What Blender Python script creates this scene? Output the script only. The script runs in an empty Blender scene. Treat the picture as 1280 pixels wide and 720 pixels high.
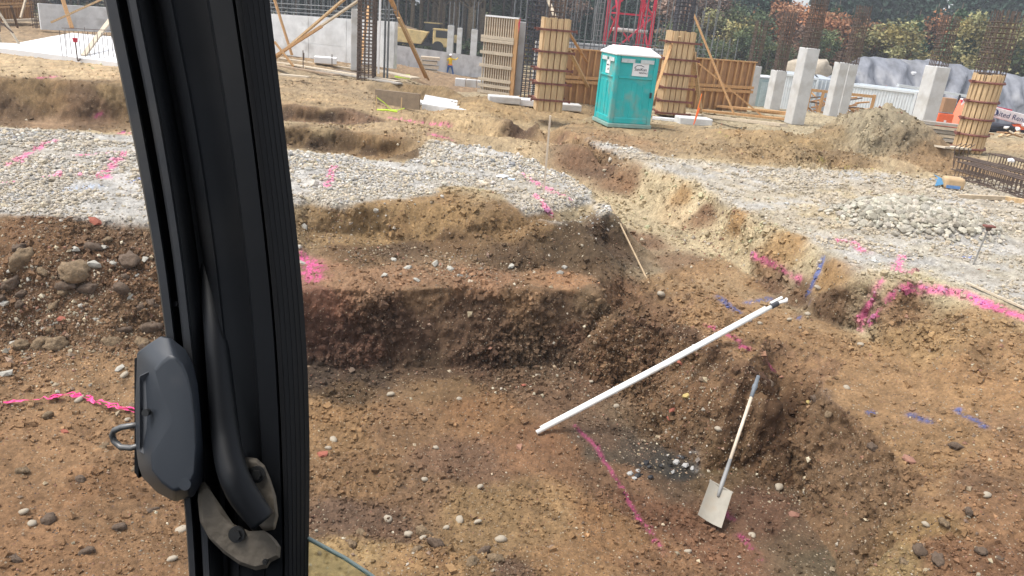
import bpy, bmesh, math, random
import numpy as np
from mathutils import Vector, Matrix
from mathutils.geometry import delaunay_2d_cdt

random.seed(7); RNG = np.random.default_rng(7)
scene = bpy.context.scene
COL = scene.collection

# ------------------------------------------------------------------ camera
F, H = 930.0, 3.0
PITCH, ROLL = math.radians(20.4), math.radians(5.2)
CF = np.array([0, math.cos(PITCH), -math.sin(PITCH)])
_r0 = np.array([1., 0, 0]); _u0 = np.cross(_r0, CF)
_c, _s = math.cos(ROLL), math.sin(ROLL)
CR = _r0 * _c + _u0 * _s
CU = -_r0 * _s + _u0 * _c
C0 = np.array([0, 0, H])
cd = bpy.data.cameras.new("camera"); cam = bpy.data.objects.new("camera", cd); COL.objects.link(cam)
cd.sensor_width = 36; cd.lens = 36 * F / 1280; cd.clip_start = 0.05; cd.clip_end = 3000
m = Matrix.Identity(4)
for i in range(3):
    m[i][0] = CR[i]; m[i][1] = CU[i]; m[i][2] = -CF[i]; m[i][3] = C0[i]
cam.matrix_world = m
scene.camera = cam

# ------------------------------------------------------------------ light
SUN_EL, SUN_AZ = math.radians(64), math.radians(-100)      # azimuth from +Y towards +X
world = bpy.data.worlds.new("World"); scene.world = world; world.use_nodes = True
wn = world.node_tree.nodes; wl = world.node_tree.links
bg = wn['Background']
sky = wn.new('ShaderNodeTexSky'); sky.sky_type = 'NISHITA'; sky.sun_disc = False
sky.sun_elevation = SUN_EL; sky.sun_rotation = SUN_AZ; sky.air_density = 1.0; sky.dust_density = 2.0; sky.ozone_density = 1.0
hs = wn.new('ShaderNodeHueSaturation'); hs.inputs['Saturation'].default_value = 0.32
wl.new(sky.outputs[0], hs.inputs['Color']); wl.new(hs.outputs[0], bg.inputs[0])
bg.inputs[1].default_value = 0.15
sd_ = bpy.data.lights.new("sun", 'SUN'); sun = bpy.data.objects.new("sun", sd_); COL.objects.link(sun)
sd_.energy = 1.8; sd_.angle = math.radians(22); sd_.color = (1, .95, .88)
sdir = Vector((math.sin(SUN_AZ) * math.cos(SUN_EL), math.cos(SUN_AZ) * math.cos(SUN_EL), math.sin(SUN_EL)))
sun.rotation_euler = (-sdir).to_track_quat('-Z', 'Y').to_euler(); sun.location = (0, 0, 30)
scene.view_settings.view_transform = 'Standard'; scene.view_settings.look = 'None'
scene.view_settings.exposure = 0.95; scene.view_settings.gamma = 1

# ------------------------------------------------------------------ helpers: survey
def ray(px, py):
    return CF + CR * ((px - 640) / F) + CU * ((360 - py) / F)
def P(px, py, z):
    d = ray(px, py); t = (z - H) / d[2]; return C0 + d * t
def PD(px, py, dist):                       # point at a depth along the view axis
    return C0 + ray(px, py) * dist
def proj(p):
    v = np.asarray(p, float) - C0; z = v @ CF
    return np.stack([640 + F * (v @ CR) / z, 360 - F * (v @ CU) / z, z], -1)
def HT(p, ytop):                            # height of a vertical at p whose top shows at ytop
    v = np.asarray(p, float) - C0; k = (360 - ytop) / F
    return (k * (v @ CF) - v @ CU) / (CU[2] - k * CF[2])
def depth(p): return float((np.asarray(p, float) - C0) @ CF)

# ------------------------------------------------------------------ helpers: noise
def _hash(ix, iy, iz, seed):
    h = (ix.astype(np.uint32) * np.uint32(374761393) + iy.astype(np.uint32) * np.uint32(668265263)
         + iz.astype(np.uint32) * np.uint32(2147483647 ^ 0x5bd1e995) + np.uint32(seed * 974711 & 0xffffffff))
    h = (h ^ (h >> np.uint32(13))) * np.uint32(1274126177)
    h = (h ^ (h >> np.uint32(16))) * np.uint32(2246822519)
    h ^= h >> np.uint32(15)
    return h.astype(np.float32) / np.float32(4294967295) * 2 - 1
def vnoise(p, freq, seed=0):
    q = (p * freq).astype(np.float32); i = np.floor(q).astype(np.int64); f = q - i; f = f * f * (3 - 2 * f)
    i = (i + 100000).astype(np.uint32)
    r = 0
    for dx in (0, 1):
        wx = f[:, 0] if dx else 1 - f[:, 0]
        for dy in (0, 1):
            wy = f[:, 1] if dy else 1 - f[:, 1]
            for dz in (0, 1):
                wz = f[:, 2] if dz else 1 - f[:, 2]
                r = r + wx * wy * wz * _hash(i[:, 0] + np.uint32(dx), i[:, 1] + np.uint32(dy), i[:, 2] + np.uint32(dz), seed)
    return r
def fbm(p, freq, octs=4, seed=0, gain=.5):
    r = 0; a = 1
    for o in range(octs):
        r = r + a * vnoise(p, freq * 2.03 ** o, seed + o * 17); a *= gain
    return r
def sstep(a, b, x):
    t = np.clip((x - a) / (b - a), 0, 1); return t * t * (3 - 2 * t)
def inpoly(pts, poly):
    x, y = pts[:, 0], pts[:, 1]; r = np.zeros(len(pts), bool)
    n = len(poly)
    for i in range(n):
        x0, y0 = poly[i][:2]; x1, y1 = poly[(i + 1) % n][:2]
        if y0 == y1: continue
        c = ((y0 > y) != (y1 > y)) & (x < (x1 - x0) * (y - y0) / (y1 - y0) + x0)
        r ^= c
    return r
def segdist(pts, line):                      # distance to a polyline in its own number of dimensions
    best = np.full(len(pts), 1e9, np.float32)
    for a, b in zip(line[:-1], line[1:]):
        a = np.asarray(a); b = np.asarray(b); ab = b - a
        t = np.clip(((pts - a) @ ab) / (ab @ ab), 0, 1)
        best = np.minimum(best, np.linalg.norm(pts - (a + t[:, None] * ab), axis=1))
    return best

# ------------------------------------------------------------------ materials
def srgb(r, g, b):
    return tuple(((c / 255 / 12.92) if c / 255 <= .04045 else ((c / 255 + .055) / 1.055) ** 2.4) for c in (r, g, b))
MATS = {}
def mat(name, color, rough=.85, metal=0., var=.18, scale=6., bump=.0, bscale=40., stripes=None, dirt=None, spec=None, coat=0):
    """procedural material: base colour with mottled variation, optional streak wear and fine relief"""
    if name in MATS: return MATS[name]
    m_ = bpy.data.materials.new(name); m_.use_nodes = True; nt = m_.node_tree; N, L = nt.nodes, nt.links
    b = N['Principled BSDF']; b.inputs['Roughness'].default_value = rough; b.inputs['Metallic'].default_value = metal
    if spec is not None: b.inputs['Specular IOR Level'].default_value = spec
    tc = N.new('ShaderNodeTexCoord'); mp = N.new('ShaderNodeMapping'); L.new(tc.outputs['Object'], mp.inputs[0])
    if stripes: mp.inputs['Scale'].default_value = stripes
    nz = N.new('ShaderNodeTexNoise'); nz.inputs['Scale'].default_value = scale; nz.inputs['Detail'].default_value = 6; nz.inputs['Roughness'].default_value = .65
    L.new(mp.outputs[0], nz.inputs['Vector'])
    mr = N.new('ShaderNodeMapRange'); mr.inputs[1].default_value = .3; mr.inputs[2].default_value = .7
    mr.inputs[3].default_value = 1 - var; mr.inputs[4].default_value = 1 + var
    L.new(nz.outputs[0], mr.inputs[0])
    mx = N.new('ShaderNodeMix'); mx.data_type = 'RGBA'; mx.blend_type = 'MULTIPLY'; mx.inputs[0].default_value = 1
    mx.inputs[6].default_value = (*color, 1); L.new(mr.outputs[0], mx.inputs[7])
    out = mx.outputs[2]
    if dirt:
        dc, amt, ds = dirt
        n2 = N.new('ShaderNodeTexNoise'); n2.inputs['Scale'].default_value = ds; n2.inputs['Detail'].default_value = 8
        L.new(tc.outputs['Object'], n2.inputs['Vector'])
        m2 = N.new('ShaderNodeMapRange'); m2.inputs[1].default_value = .62 - amt * .3; m2.inputs[2].default_value = .72; m2.inputs[4].default_value = min(1, amt + .2)
        L.new(n2.outputs[0], m2.inputs[0])
        m3 = N.new('ShaderNodeMix'); m3.data_type = 'RGBA'; m3.inputs[7].default_value = (*dc, 1)
        L.new(m2.outputs[0], m3.inputs[0]); L.new(out, m3.inputs[6]); out = m3.outputs[2]
    L.new(out, b.inputs['Base Color'])
    if bump:
        bn = N.new('ShaderNodeTexNoise'); bn.inputs['Scale'].default_value = bscale; bn.inputs['Detail'].default_value = 5
        L.new(mp.outputs[0], bn.inputs['Vector'])
        bu = N.new('ShaderNodeBump'); bu.inputs['Strength'].default_value = bump; bu.inputs['Distance'].default_value = .02
        L.new(bn.outputs[0], bu.inputs['Height']); L.new(bu.outputs[0], b.inputs['Normal'])
    MATS[name] = m_; return m_

# ------------------------------------------------------------------ object helpers
def tag(o, label=None, cat=None, group=None, kind=None):
    if label: o['label'] = label
    if cat: o['category'] = cat
    if group: o['group'] = group
    if kind: o['kind'] = kind
    return o
def thing(name, label, cat, loc=(0, 0, 0), group=None, rz=0):
    o = bpy.data.objects.new(name, None); COL.objects.link(o); o.location = Vector([float(v) for v in loc]); o.rotation_euler = (0, 0, rz)
    o.empty_display_size = .2
    return tag(o, label, cat, group)
class MB:
    def __init__(s): s.v = []; s.f = []
    def add(s, vs, fs):
        n = len(s.v); s.v += [tuple(float(c) for c in v) for v in vs]; s.f += [tuple(i + n for i in f) for f in fs]; return s
    def box(s, c, d, rz=0, R=None):
        c = np.asarray(c, float); hx, hy, hz = [k / 2 for k in d]
        vs = np.array([[x, y, z] for x in (-hx, hx) for y in (-hy, hy) for z in (-hz, hz)])
        if rz: cc, ss = math.cos(rz), math.sin(rz); vs = vs @ np.array([[cc, ss, 0], [-ss, cc, 0], [0, 0, 1]])
        if R is not None: vs = vs @ np.asarray(R)
        return s.add(vs + c, [(0, 1, 3, 2), (4, 6, 7, 5), (0, 4, 5, 1), (2, 3, 7, 6), (0, 2, 6, 4), (1, 5, 7, 3)])
    def bar(s, p0, p1, w, h, up=(0, 0, 1)):        # rectangular bar between two points
        p0 = np.asarray(p0, float); p1 = np.asarray(p1, float); d = p1 - p0; l = np.linalg.norm(d); d /= l
        up = np.asarray(up, float)
        if abs(d @ up) > .98: up = np.array([1., 0, 0])
        a = np.cross(d, up); a /= np.linalg.norm(a); b = np.cross(a, d)
        vs = [p + a * x * w / 2 + b * y * h / 2 for p in (p0, p1) for x, y in ((-1, -1), (1, -1), (1, 1), (-1, 1))]
        return s.add(vs, [(0, 3, 2, 1), (4, 5, 6, 7), (0, 1, 5, 4), (1, 2, 6, 5), (2, 3, 7, 6), (3, 0, 4, 7)])
    def tube(s, pts, r, n=8, cap=True):
        pts = [np.asarray(p, float) for p in pts]; k = len(pts); rs = r if isinstance(r, (list, tuple)) else [r] * k
        vs = []; a = None
        for i, p in enumerate(pts):
            d = pts[min(i + 1, k - 1)] - pts[max(i - 1, 0)]; d = d / np.linalg.norm(d)
            if a is None:
                u = np.array([0, 0, 1.]) if abs(d[2]) < .9 else np.array([1., 0, 0]); a = np.cross(d, u)
            a = a - d * (a @ d); a /= np.linalg.norm(a); b = np.cross(d, a)
            vs += [p + rs[i] * (a * math.cos(2 * math.pi * j / n) + b * math.sin(2 * math.pi * j / n)) for j in range(n)]
        fs = [(i * n + j, i * n + (j + 1) % n, (i + 1) * n + (j + 1) % n, (i + 1) * n + j) for i in range(k - 1) for j in range(n)]
        if cap: fs += [tuple(range(n))[::-1], tuple((k - 1) * n + j for j in range(n))]
        return s.add(vs, fs)
    def prism(s, poly, off):                       # planar 3-D polygon pushed along off
        poly = [np.asarray(p, float) for p in poly]; off = np.asarray(off, float); n = len(poly)
        return s.add(poly + [p + off for p in poly], [tuple(range(n)), tuple(range(2 * n - 1, n - 1, -1))] + [(i, i + n, (i + 1) % n + n, (i + 1) % n) for i in range(n)])
    def build(s, name, material, parent=None, smooth=False, bevel=0, origin=None, seg=2):
        me = bpy.data.meshes.new(name)
        off = np.zeros(3)
        if parent is not None:
            q = parent; off = np.zeros(3)
            if origin is not None: off = np.asarray(origin, float)
        me.from_pydata([tuple(np.asarray(v) - off) for v in s.v], [], s.f); me.update()
        bm = bmesh.new(); bm.from_mesh(me); bmesh.ops.recalc_face_normals(bm, faces=bm.faces); bm.to_mesh(me); bm.free()
        me.materials.append(material)
        if smooth: me.shade_smooth()
        o = bpy.data.objects.new(name, me); COL.objects.link(o)
        if parent is not None: o.parent = parent
        if bevel:
            b = o.modifiers.new("bevel", 'BEVEL'); b.width = bevel; b.segments = seg; b.limit_method = 'ANGLE'; b.angle_limit = math.radians(35)
            if smooth is False: b.harden_normals = False
        return o
def copy_part(o, parent, loc=None, rot=None):
    c = o.copy(); COL.objects.link(c); c.parent = parent
    if loc is not None: c.location = loc
    if rot is not None: c.rotation_euler = rot
    return c
def npmesh(name, V, Fq, material, col=None, parent=None, smooth=False):
    me = bpy.data.meshes.new(name); V = np.ascontiguousarray(V, np.float32); Fq = np.ascontiguousarray(Fq, np.int32); k = Fq.shape[1]
    me.vertices.add(len(V)); me.vertices.foreach_set('co', V.ravel())
    me.loops.add(Fq.size); me.loops.foreach_set('vertex_index', Fq.ravel())
    me.polygons.add(len(Fq)); me.polygons.foreach_set('loop_start', np.arange(0, Fq.size, k, dtype=np.int32))
    me.update(calc_edges=True)
    if smooth: me.polygons.foreach_set('use_smooth', np.ones(len(Fq), bool))
    else: me.polygons.foreach_set('use_smooth', np.zeros(len(Fq), bool))
    if col is not None:
        a = me.attributes.new('col', 'FLOAT_COLOR', 'POINT')
        a.data.foreach_set('color', np.concatenate([col, np.ones((len(col), 1))], 1).astype(np.float32).ravel())
    me.materials.append(material)
    o = bpy.data.objects.new(name, me); COL.objects.link(o)
    if parent: o.parent = parent
    return o

# ------------------------------------------------------------------ terrain: survey lines (pixel, pixel, level)
LINES = [
 # front edge of the raised gravel pad
 [(-200, 250, 0), (-60, 260, 0), (0, 267, 0), (90, 272, 0), (180, 274, 0), (270, 266, 0), (340, 252, 0), (384, 247, 0), (420, 255, 0), (465, 254, 0), (540, 256, 0), (620, 264, 0), (670, 272, 0), (720, 274, 0), (764, 263, 0)],
 # foot of the pad's face, then its right flank
 [(384, 322, -.56), (440, 316, -.56), (500, 334, -.56), (561, 340, -.56), (642, 335, -.56), (702, 330, -.56), (745, 342, -.57), (785, 338, -.6)],
 [(384, 290, -.45), (440, 292, -.46), (500, 300, -.48), (560, 304, -.48), (640, 304, -.48), (702, 306, -.48), (755, 303, -.5)],
 # left rubble slope
 [(-200, 430, -1.15), (0, 428, -1.15), (100, 432, -1.15), (200, 430, -1.2)],
 [(-200, 360, -.62), (0, 356, -.6), (100, 350, -.58), (200, 345, -.55)],
 # front edge of the bench, rim of the deep pit
 [(300, 362, -.6), (384, 361, -.58), (450, 362, -.58), (520, 360, -.58), (600, 357, -.58), (660, 361, -.58), (720, 360, -.58), (748, 363, -.6), (775, 383, -.7), (800, 399, -.73), (840, 406, -.73), (880, 424, -.74), (930, 452, -.75), (965, 470, -.75), (1028, 488, -.78), (1078, 531, -.85), (1122, 573, -.9), (1160, 615, -.95), (1122, 658, -1.05), (1092, 696, -1.15), (1070, 740, -1.2), (1050, 800, -1.25)],
 # foot of the pit walls
 [(300, 470, -1.52), (384, 458, -1.6), (450, 461, -1.6), (520, 457, -1.6), (600, 460, -1.6), (700, 456, -1.6), (765, 450, -1.62), (800, 508, -1.76), (826, 555, -1.83), (875, 590, -1.88), (925, 583, -1.84), (980, 575, -1.82), (992, 612, -1.9), (1012, 655, -1.86), (1045, 700, -1.82), (1060, 760, -1.75)],
 # far rim of the right trench and edge of the right gravel
 [(606, 143, 0), (640, 148, 0), (672, 151, 0), (700, 158, 0), (735, 182, 0), (803, 203, 0), (879, 235, 0), (951, 277, 0), (1027, 311, 0), (1082, 345, 0), (1141, 353, 0), (1204, 361, 0), (1280, 388, 0), (1420, 440, 0)],
 # foot of that face
 [(612, 172, -.55), (640, 176, -.62), (668, 177, -.65), (690, 190, -.68), (735, 214, -.7), (795, 252, -.72), (850, 286, -.72), (900, 312, -.72), (955, 352, -.75), (1005, 388, -.75), (1062, 412, -.75), (1120, 442, -.7), (1185, 482, -.62), (1250, 522, -.6), (1330, 570, -.6)],
 # trenches beyond the left pad
 [(-120, 90, 0), (0, 97, 0), (60, 99, 0), (150, 107, 0), (250, 117, 0), (330, 127, 0), (380, 134, 0), (430, 137, 0), (490, 151, 0)],
 [(-120, 143, -1.05), (0, 149, -1.05), (60, 151, -1.05), (150, 153, -1.0), (250, 152, -.6), (357, 150, -.38), (430, 155, -.38), (480, 160, -.3)],
 [(357, 158, 0), (430, 164, 0), (500, 173, 0), (530, 183, 0)],
 [(357, 181, -.42), (430, 188, -.42), (500, 197, -.42), (520, 196, -.3)],
 [(357, 186, 0), (430, 194, 0), (500, 203, 0), (540, 196, 0)],
 # bank in front of the far wall and the footing hole
 [(430, 101, 0), (470, 103, 0), (510, 105, 0), (560, 108, 0), (607, 119, 0)],
 [(455, 112, -.2), (480, 121, -.45), (530, 127, -.55), (600, 133, -.55)],
]
WLINES = []
def off(px, py, dx, dy, z):
    p = P(px, py, 0); return (p[0] + dx, p[1] + dy, z)
# hidden flank of the gravel pad (seen from behind), its top and foot
WLINES.append([off(764, 263, 0, 0, 0), off(746, 243, 0, 0, 0), off(716, 222, 0, 0, 0), off(682, 211, 0, 0, 0), off(640, 192, 0, 0, 0), off(600, 184, 0, 0, 0), off(560, 182, 0, 0, 0)])
WLINES.append([off(746, 243, .28, .2, -.7), off(716, 222, .3, .25, -.68), off(682, 211, .3, .3, -.66), off(640, 192, .2, .35, -.62), off(606, 184, .1, .35, -.4)])
# near rim of the left trench
WLINES.append([off(-120, 152, 0, 0, 0), off(0, 158, 0, 0, 0), off(150, 164, 0, 0, 0), off(250, 164, 0, 0, 0), off(350, 159, 0, .9, 0), off(430, 160, 0, .2, 0)])
WLINES.append([off(-120, 152, 0, .35, -1.0), off(0, 158, 0, .35, -1.0), off(150, 164, 0, .35, -.95), off(250, 164, 0, .4, -.55)])
WLINES.append([off(357, 186, 0, .3, -.4), off(430, 194, 0, .3, -.4), off(500, 203, 0, .3, -.38)])
POINTS = [(60, 510, -1.3), (-150, 520, -1.25), (180, 520, -1.4), (0, 600, -1.33), (120, 620, -1.38), (200, 700, -1.38), (0, 720, -1.3), (-200, 720, -1.25), (260, 560, -1.55), (330, 640, -1.55),
 (380, 664, -1.58), (440, 655, -1.61), (540, 655, -1.62), (640, 664, -1.62), (760, 690, -1.62), (860, 700, -1.74), (960, 700, -1.8),
 (400, 688, -1.5), (460, 690, -1.46), (560, 686, -1.46), (660, 694, -1.48), (740, 715, -1.5), (430, 722, -1.36), (560, 722, -1.36), (680, 740, -1.38), (820, 745, -1.48), (950, 740, -1.5),
 (450, 560, -1.62), (600, 560, -1.64), (700, 600, -1.68), (800, 640, -1.76), (900, 650, -1.85), (560, 500, -1.6), (700, 510, -1.65), (420, 500, -1.6),
 (870, 370, -.75), (960, 420, -.75), (830, 330, -.73), (1060, 450, -.76), (1100, 500, -.78), (1180, 540, -.74), (1200, 600, -.84), (1260, 600, -.72), (1180, 660, -.86), (1230, 700, -.82), (1150, 700, -.92), (1110, 730, -1.05), (1280, 720, -.8), (1400, 720, -.7), (1350, 640, -.66),
 (1150, 395, -.38), (1200, 420, -.36), (1270, 450, -.34), (1110, 400, -.42), (1240, 480, -.5), (1300, 500, -.45), (1400, 520, -.4),
 (480, 340, -.57), (620, 348, -.58), (700, 348, -.58), (420, 345, -.57),
 (540, 145, -.42), (600, 150, -.22), (480, 140, -.12), (500, 158, 0), (560, 165, 0), (430, 120, 0), (400, 105, 0), (200, 90, 0)]
WPOINTS = [(-3.5, 1.6, -1.3), (0, 1.6, -1.25), (3, 1.6, -1.2), (5.5, 1.6, -.9), (-9, 2, -1.2), (10, 2, -.6), (-9, -6, -1.2), (9, -6, -.8), (-30, -10, -.8), (30, -10, -.3), (-30, 8, -.3), (25, 10, 0), (25, 20, 0), (40, 12, 0),
 (-60, 20, 0), (-60, 40, 0), (-40, 48, -.3), (-20, 47, -.3), (-11, 46, -.4), (-8, 41, -.1), (-6, 37, -.5), (-4, 36, -.9), (-4, 44, -2.1), (1, 42, -1.0), (-2, 52, -2.5), (-4, 66, -2.7), (3, 50, -1.9), (6, 37, -.25), (12, 38, -.4),
 (20, 37, -.5), (22, 30, -.1), (35, 34, -.5), (60, 30, -.3), (15, 48, -1.7), (30, 48, -1.8), (60, 48, -1.6), (15, 60, -2.3), (40, 64, -2.4), (75, 60, -2.2), (-30, 65, -1.6), (-20, 90, -3), (10, 90, -3), (60, 100, -3), (-80, 80, -2)]
for a_ in range(-100, 101, 20):
    WPOINTS.append((600 * math.sin(math.radians(a_)), 600 * math.cos(math.radians(a_)), -3.0))

tv, te = [], []
def addline(l):
    n = len(tv); tv.extend(l); te.extend((n + i, n + i + 1) for i in range(len(l) - 1))
for l in LINES: addline([tuple(P(*q)) for q in l])
for l in WLINES: addline(l)
tv += [tuple(P(*q)) for q in POINTS] + WPOINTS
_r = delaunay_2d_cdt([Vector((v[0], v[1])) for v in tv], te, [], 0, 1e-5)
ov, ofc, orig = _r[0], _r[2], _r[3]
TZ = []
for i, o_ in enumerate(orig):
    if o_: TZ.append(tv[o_[0]][2])
    else:
        TZ.append(None)
_miss = [i for i, z in enumerate(TZ) if z is None]
if _miss: print("TIN crossings:", [(round(ov[i][0], 2), round(ov[i][1], 2), [round(float(q), 0) for q in proj((ov[i][0], ov[i][1], -.5))[:2]]) for i in _miss])
for i in _miss:
    ds = sorted(((ov[i] - ov[j]).length, TZ[j]) for j in range(len(ov)) if TZ[j] is not None)[:2]; TZ[i] = sum(d[1] for d in ds) / 2
TV = np.array([(v[0], v[1]) for v in ov]); TZ = np.array(TZ)
TRI = [f for f in ofc]
def tin(x, y):
    """height of the survey surface at arrays x, y"""
    z = np.full(x.shape, -3.0, np.float64)
    xs = x.ravel(); ys = y.ravel(); zz = z.ravel()
    order = np.argsort(ys, kind='stable'); ysort = ys[order]
    for f in TRI:
        a, b, c = TV[f[0]], TV[f[1]], TV[f[2]]
        det = (b[0] - a[0]) * (c[1] - a[1]) - (c[0] - a[0]) * (b[1] - a[1])
        if abs(det) < 1e-12: continue
        lo = np.searchsorted(ysort, min(a[1], b[1], c[1]) - 1e-6); hi = np.searchsorted(ysort, max(a[1], b[1], c[1]) + 1e-6)
        idx = order[lo:hi]; px = xs[idx]; k = (px >= min(a[0], b[0], c[0]) - 1e-6) & (px <= max(a[0], b[0], c[0]) + 1e-6); idx = idx[k]
        if not len(idx): continue
        dx = xs[idx] - a[0]; dy = ys[idx] - a[1]
        u = (dx * (c[1] - a[1]) - (c[0] - a[0]) * dy) / det; v = ((b[0] - a[0]) * dy - dx * (b[1] - a[1])) / det
        ok = (u >= -1e-6) & (v >= -1e-6) & (u + v <= 1 + 1e-6); idx = idx[ok]
        zz[idx] = TZ[f[0]] + u[ok] * (TZ[f[1]] - TZ[f[0]]) + v[ok] * (TZ[f[2]] - TZ[f[0]])
    return zz.reshape(x.shape)
# heaps on top of the survey surface: centre, radii, height, angle
HEAPS = []
def heap(px, py, z, rx, ry, h, rot=0, sharp=1.0):
    p = P(px, py, z); HEAPS.append((p[0], p[1], rx, ry, h, rot, sharp))
heap(1096, 186, 0, 1.9, 1.4, 1.36, 0, 1.0)        # the big dirt pile
heap(1040, 186, 0, 1.4, .9, .36, 0, .7)
heap(975, 178, 0, 1.5, .9, .38, .2, .7)
heap(930, 172, 0, 1.5, .8, .24, 0, .7)
heap(1165, 205, 0, 1.6, .8, .22, 0, .7)
heap(1030, 198, 0, 2.6, .7, .22, 0, .7)
heap(1140, 282, 0, 1.35, .75, .42, -.2, .8)        # gravel heap
heap(640, 205, 0, .6, .5, .1, 0, .7)
heap(590, 246, 0, .6, .35, .05, 0, .6)
heap(60, 330, -.4, .9, .5, .16, 0, .7)
heap(560, 70, -2.2, 5.0, 3.0, 1.0, 0, .9)
heap(1200, 620, -.8, .6, .5, .16, .3, .7)
heap(1190, 420, -.35, .7, .4, .14, .2, .7)
heap(560, 715, -1.4, .8, .3, .12, 0, .6)
def heaps(x, y):
    z = np.zeros(x.shape)
    for cx, cy, rx, ry, h, rot, sh in HEAPS:
        c_, s_ = math.cos(rot), math.sin(rot); dx = x - cx; dy = y - cy
        u = (dx * c_ + dy * s_) / rx; v = (-dx * s_ + dy * c_) / ry
        d = np.sqrt(u * u + v * v)
        prof = np.where(d < 1.25, np.clip(1.0 - d / 1.25, 0, 1), 0)
        prof = 1.12 * prof / (prof ** 2 + .12) ** .5 * prof ** .35 if False else prof
        prof = np.minimum(prof * 1.25, 1 - .35 * d * d * (d < .9) - (d >= .9) * 9) if False else np.clip(prof * 1.45 - .38 * np.exp(-(d / .42) ** 2), 0, 1.2)
        z = np.maximum(z, h * prof * sstep(0, .12, prof + .02))
    return z
def warp(x, y):
    p = np.stack([x.ravel(), y.ravel(), np.zeros(x.size)], 1)
    a = .5
    wx = fbm(p, 1.3, 3, 11) * .06 + fbm(p, 6, 3, 12) * .03
    wy = fbm(p, 1.3, 3, 21) * .06 + fbm(p, 6, 3, 22) * .03
    r = np.hypot(x, y).ravel(); k = np.where(r < 6, .6, 1.0) * (1 - .5 * sstep(13, 17, r))
    return x + (wx * k).reshape(x.shape), y + (wy * k).reshape(y.shape)
def hraw(x, y):
    wx, wy = warp(x, y)
    z = tin(wx, wy)
    return z + heaps(wx, wy)

AZ = np.radians(np.concatenate([np.linspace(-75, -43.2, 34), np.linspace(-43, 43, 840), np.linspace(43.2, 75, 34)]))
RR = np.concatenate([np.geomspace(1.7, 60, 1500), np.geomspace(61, 590, 60)])
GA, GR = np.meshgrid(AZ, RR, indexing='ij')
GX = GR * np.sin(GA); GY = GR * np.cos(GA)
GZ = hraw(GX, GY)
# soften creases slightly along each ray
for _ in range(1):
    GZ[:, 1:-1] = .25 * GZ[:, :-2] + .5 * GZ[:, 1:-1] + .25 * GZ[:, 2:]
dr = np.diff(GR, axis=1); dz = np.diff(GZ, axis=1)
rm = .5 * (GR[:, 1:] + GR[:, :-1]); zm = .5 * (GZ[:, 1:] + GZ[:, :-1]) - H
dist = np.hypot(rm, zm); seglen = np.hypot(dr, dz); perp = np.abs(dr * zm - dz * rm) / dist
w_ = (perp + .22 * np.minimum(seglen, dist * .02)) / dist
for wd in (9, 9, 7):                                        # keep rows of neighbouring rays in step
    kk = wd // 2; pw = np.concatenate([w_[:1].repeat(kk + 1, 0), w_, w_[-1:].repeat(kk, 0)]); cs = np.cumsum(pw, axis=0); w_ = (cs[wd:] - cs[:-wd]) / wd
cw = np.concatenate([np.zeros((len(AZ), 1)), np.cumsum(w_, axis=1)], 1); cw /= cw[:, -1:]
NR = 620
TR = np.empty((len(AZ), NR)); TZZ = np.empty((len(AZ), NR)); tq = np.linspace(0, 1, NR)
for i in range(len(AZ)):
    TR[i] = np.interp(tq, cw[i], GR[i]); TZZ[i] = np.interp(tq, cw[i], GZ[i])
X = TR * np.sin(AZ)[:, None]; Y = TR * np.cos(AZ)[:, None]
V = np.stack([X, Y, TZZ], -1)
du = np.gradient(V, axis=0); dv = np.gradient(V, axis=1)
NRM = np.cross(dv, du); NRM /= np.linalg.norm(NRM, axis=-1, keepdims=True) + 1e-9
NRM[NRM[..., 2] < 0] *= -1
Vf = V.reshape(-1, 3); Nf = NRM.reshape(-1, 3)
TD = np.linalg.norm(Vf - C0, axis=1)                     # distance from the cab
PP = proj(Vf)

def ground_px(px, py, rad=2.5):
    """the nearest surface point of the terrain seen under a survey pixel"""
    d = (PP[:, 0] - px) ** 2 + (PP[:, 1] - py) ** 2
    k = np.where((d < rad * rad) & (PP[:, 2] > 0))[0]
    if not len(k): k = np.argsort(d)[:3]
    dmin = PP[k, 2].min(); k = k[PP[k, 2] < dmin * 1.04 + .05]
    return Vf[k].mean(0) if len(k) else Vf[np.argmin(d)]
def hz(x, y):                                            # ground level under a point
    x = np.atleast_1d(np.asarray(x, float)); y = np.atleast_1d(np.asarray(y, float))
    return hraw(x, y)

# ------------------------------------------------------------------ terrain: which soil lies where
def wpoly(pts, z=0): return [P(a, b, z)[:2] for a, b in pts]
wob = np.stack([fbm(Vf, 1.8, 3, 31) * .12, fbm(Vf, 1.8, 3, 41) * .12], 1)
XY = Vf[:, :2] + wob
def zone(poly, soft=.12):
    ins = inpoly(XY, poly); d = segdist(XY, [np.array(p) for p in poly] + [np.array(poly[0])])
    return sstep(-soft, soft, np.where(ins, d, -d))
GRAV_L = wpoly([(-300, 250), (0, 266), (90, 271), (190, 276), (300, 262), (384, 250), (420, 256), (460, 252), (500, 250), (525, 244), (550, 232), (590, 232), (625, 246), (668, 270), (700, 274), (766, 262), (742, 240), (714, 221), (680, 210), (640, 191), (600, 178), (540, 177), (505, 204), (430, 195), (357, 187), (180, 172), (60, 162), (0, 160), (-300, 150)])
GRAV_R = wpoly([(725, 172), (803, 203), (879, 232), (951, 274), (1027, 309), (1085, 345), (1150, 340), (1215, 362), (1300, 392), (1600, 480), (1600, 260), (1280, 226), (1150, 222), (1040, 212), (940, 208), (830, 196)])
gl = zone(GRAV_L); gr = zone(GRAV_R, .2)
flat = sstep(-.14, -.05, Vf[:, 2])
GRAVEL = np.maximum(gl * flat, gr * flat * (.55 + .45 * sstep(-.2, .35, fbm(Vf, .9, 3, 5))))
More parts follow.
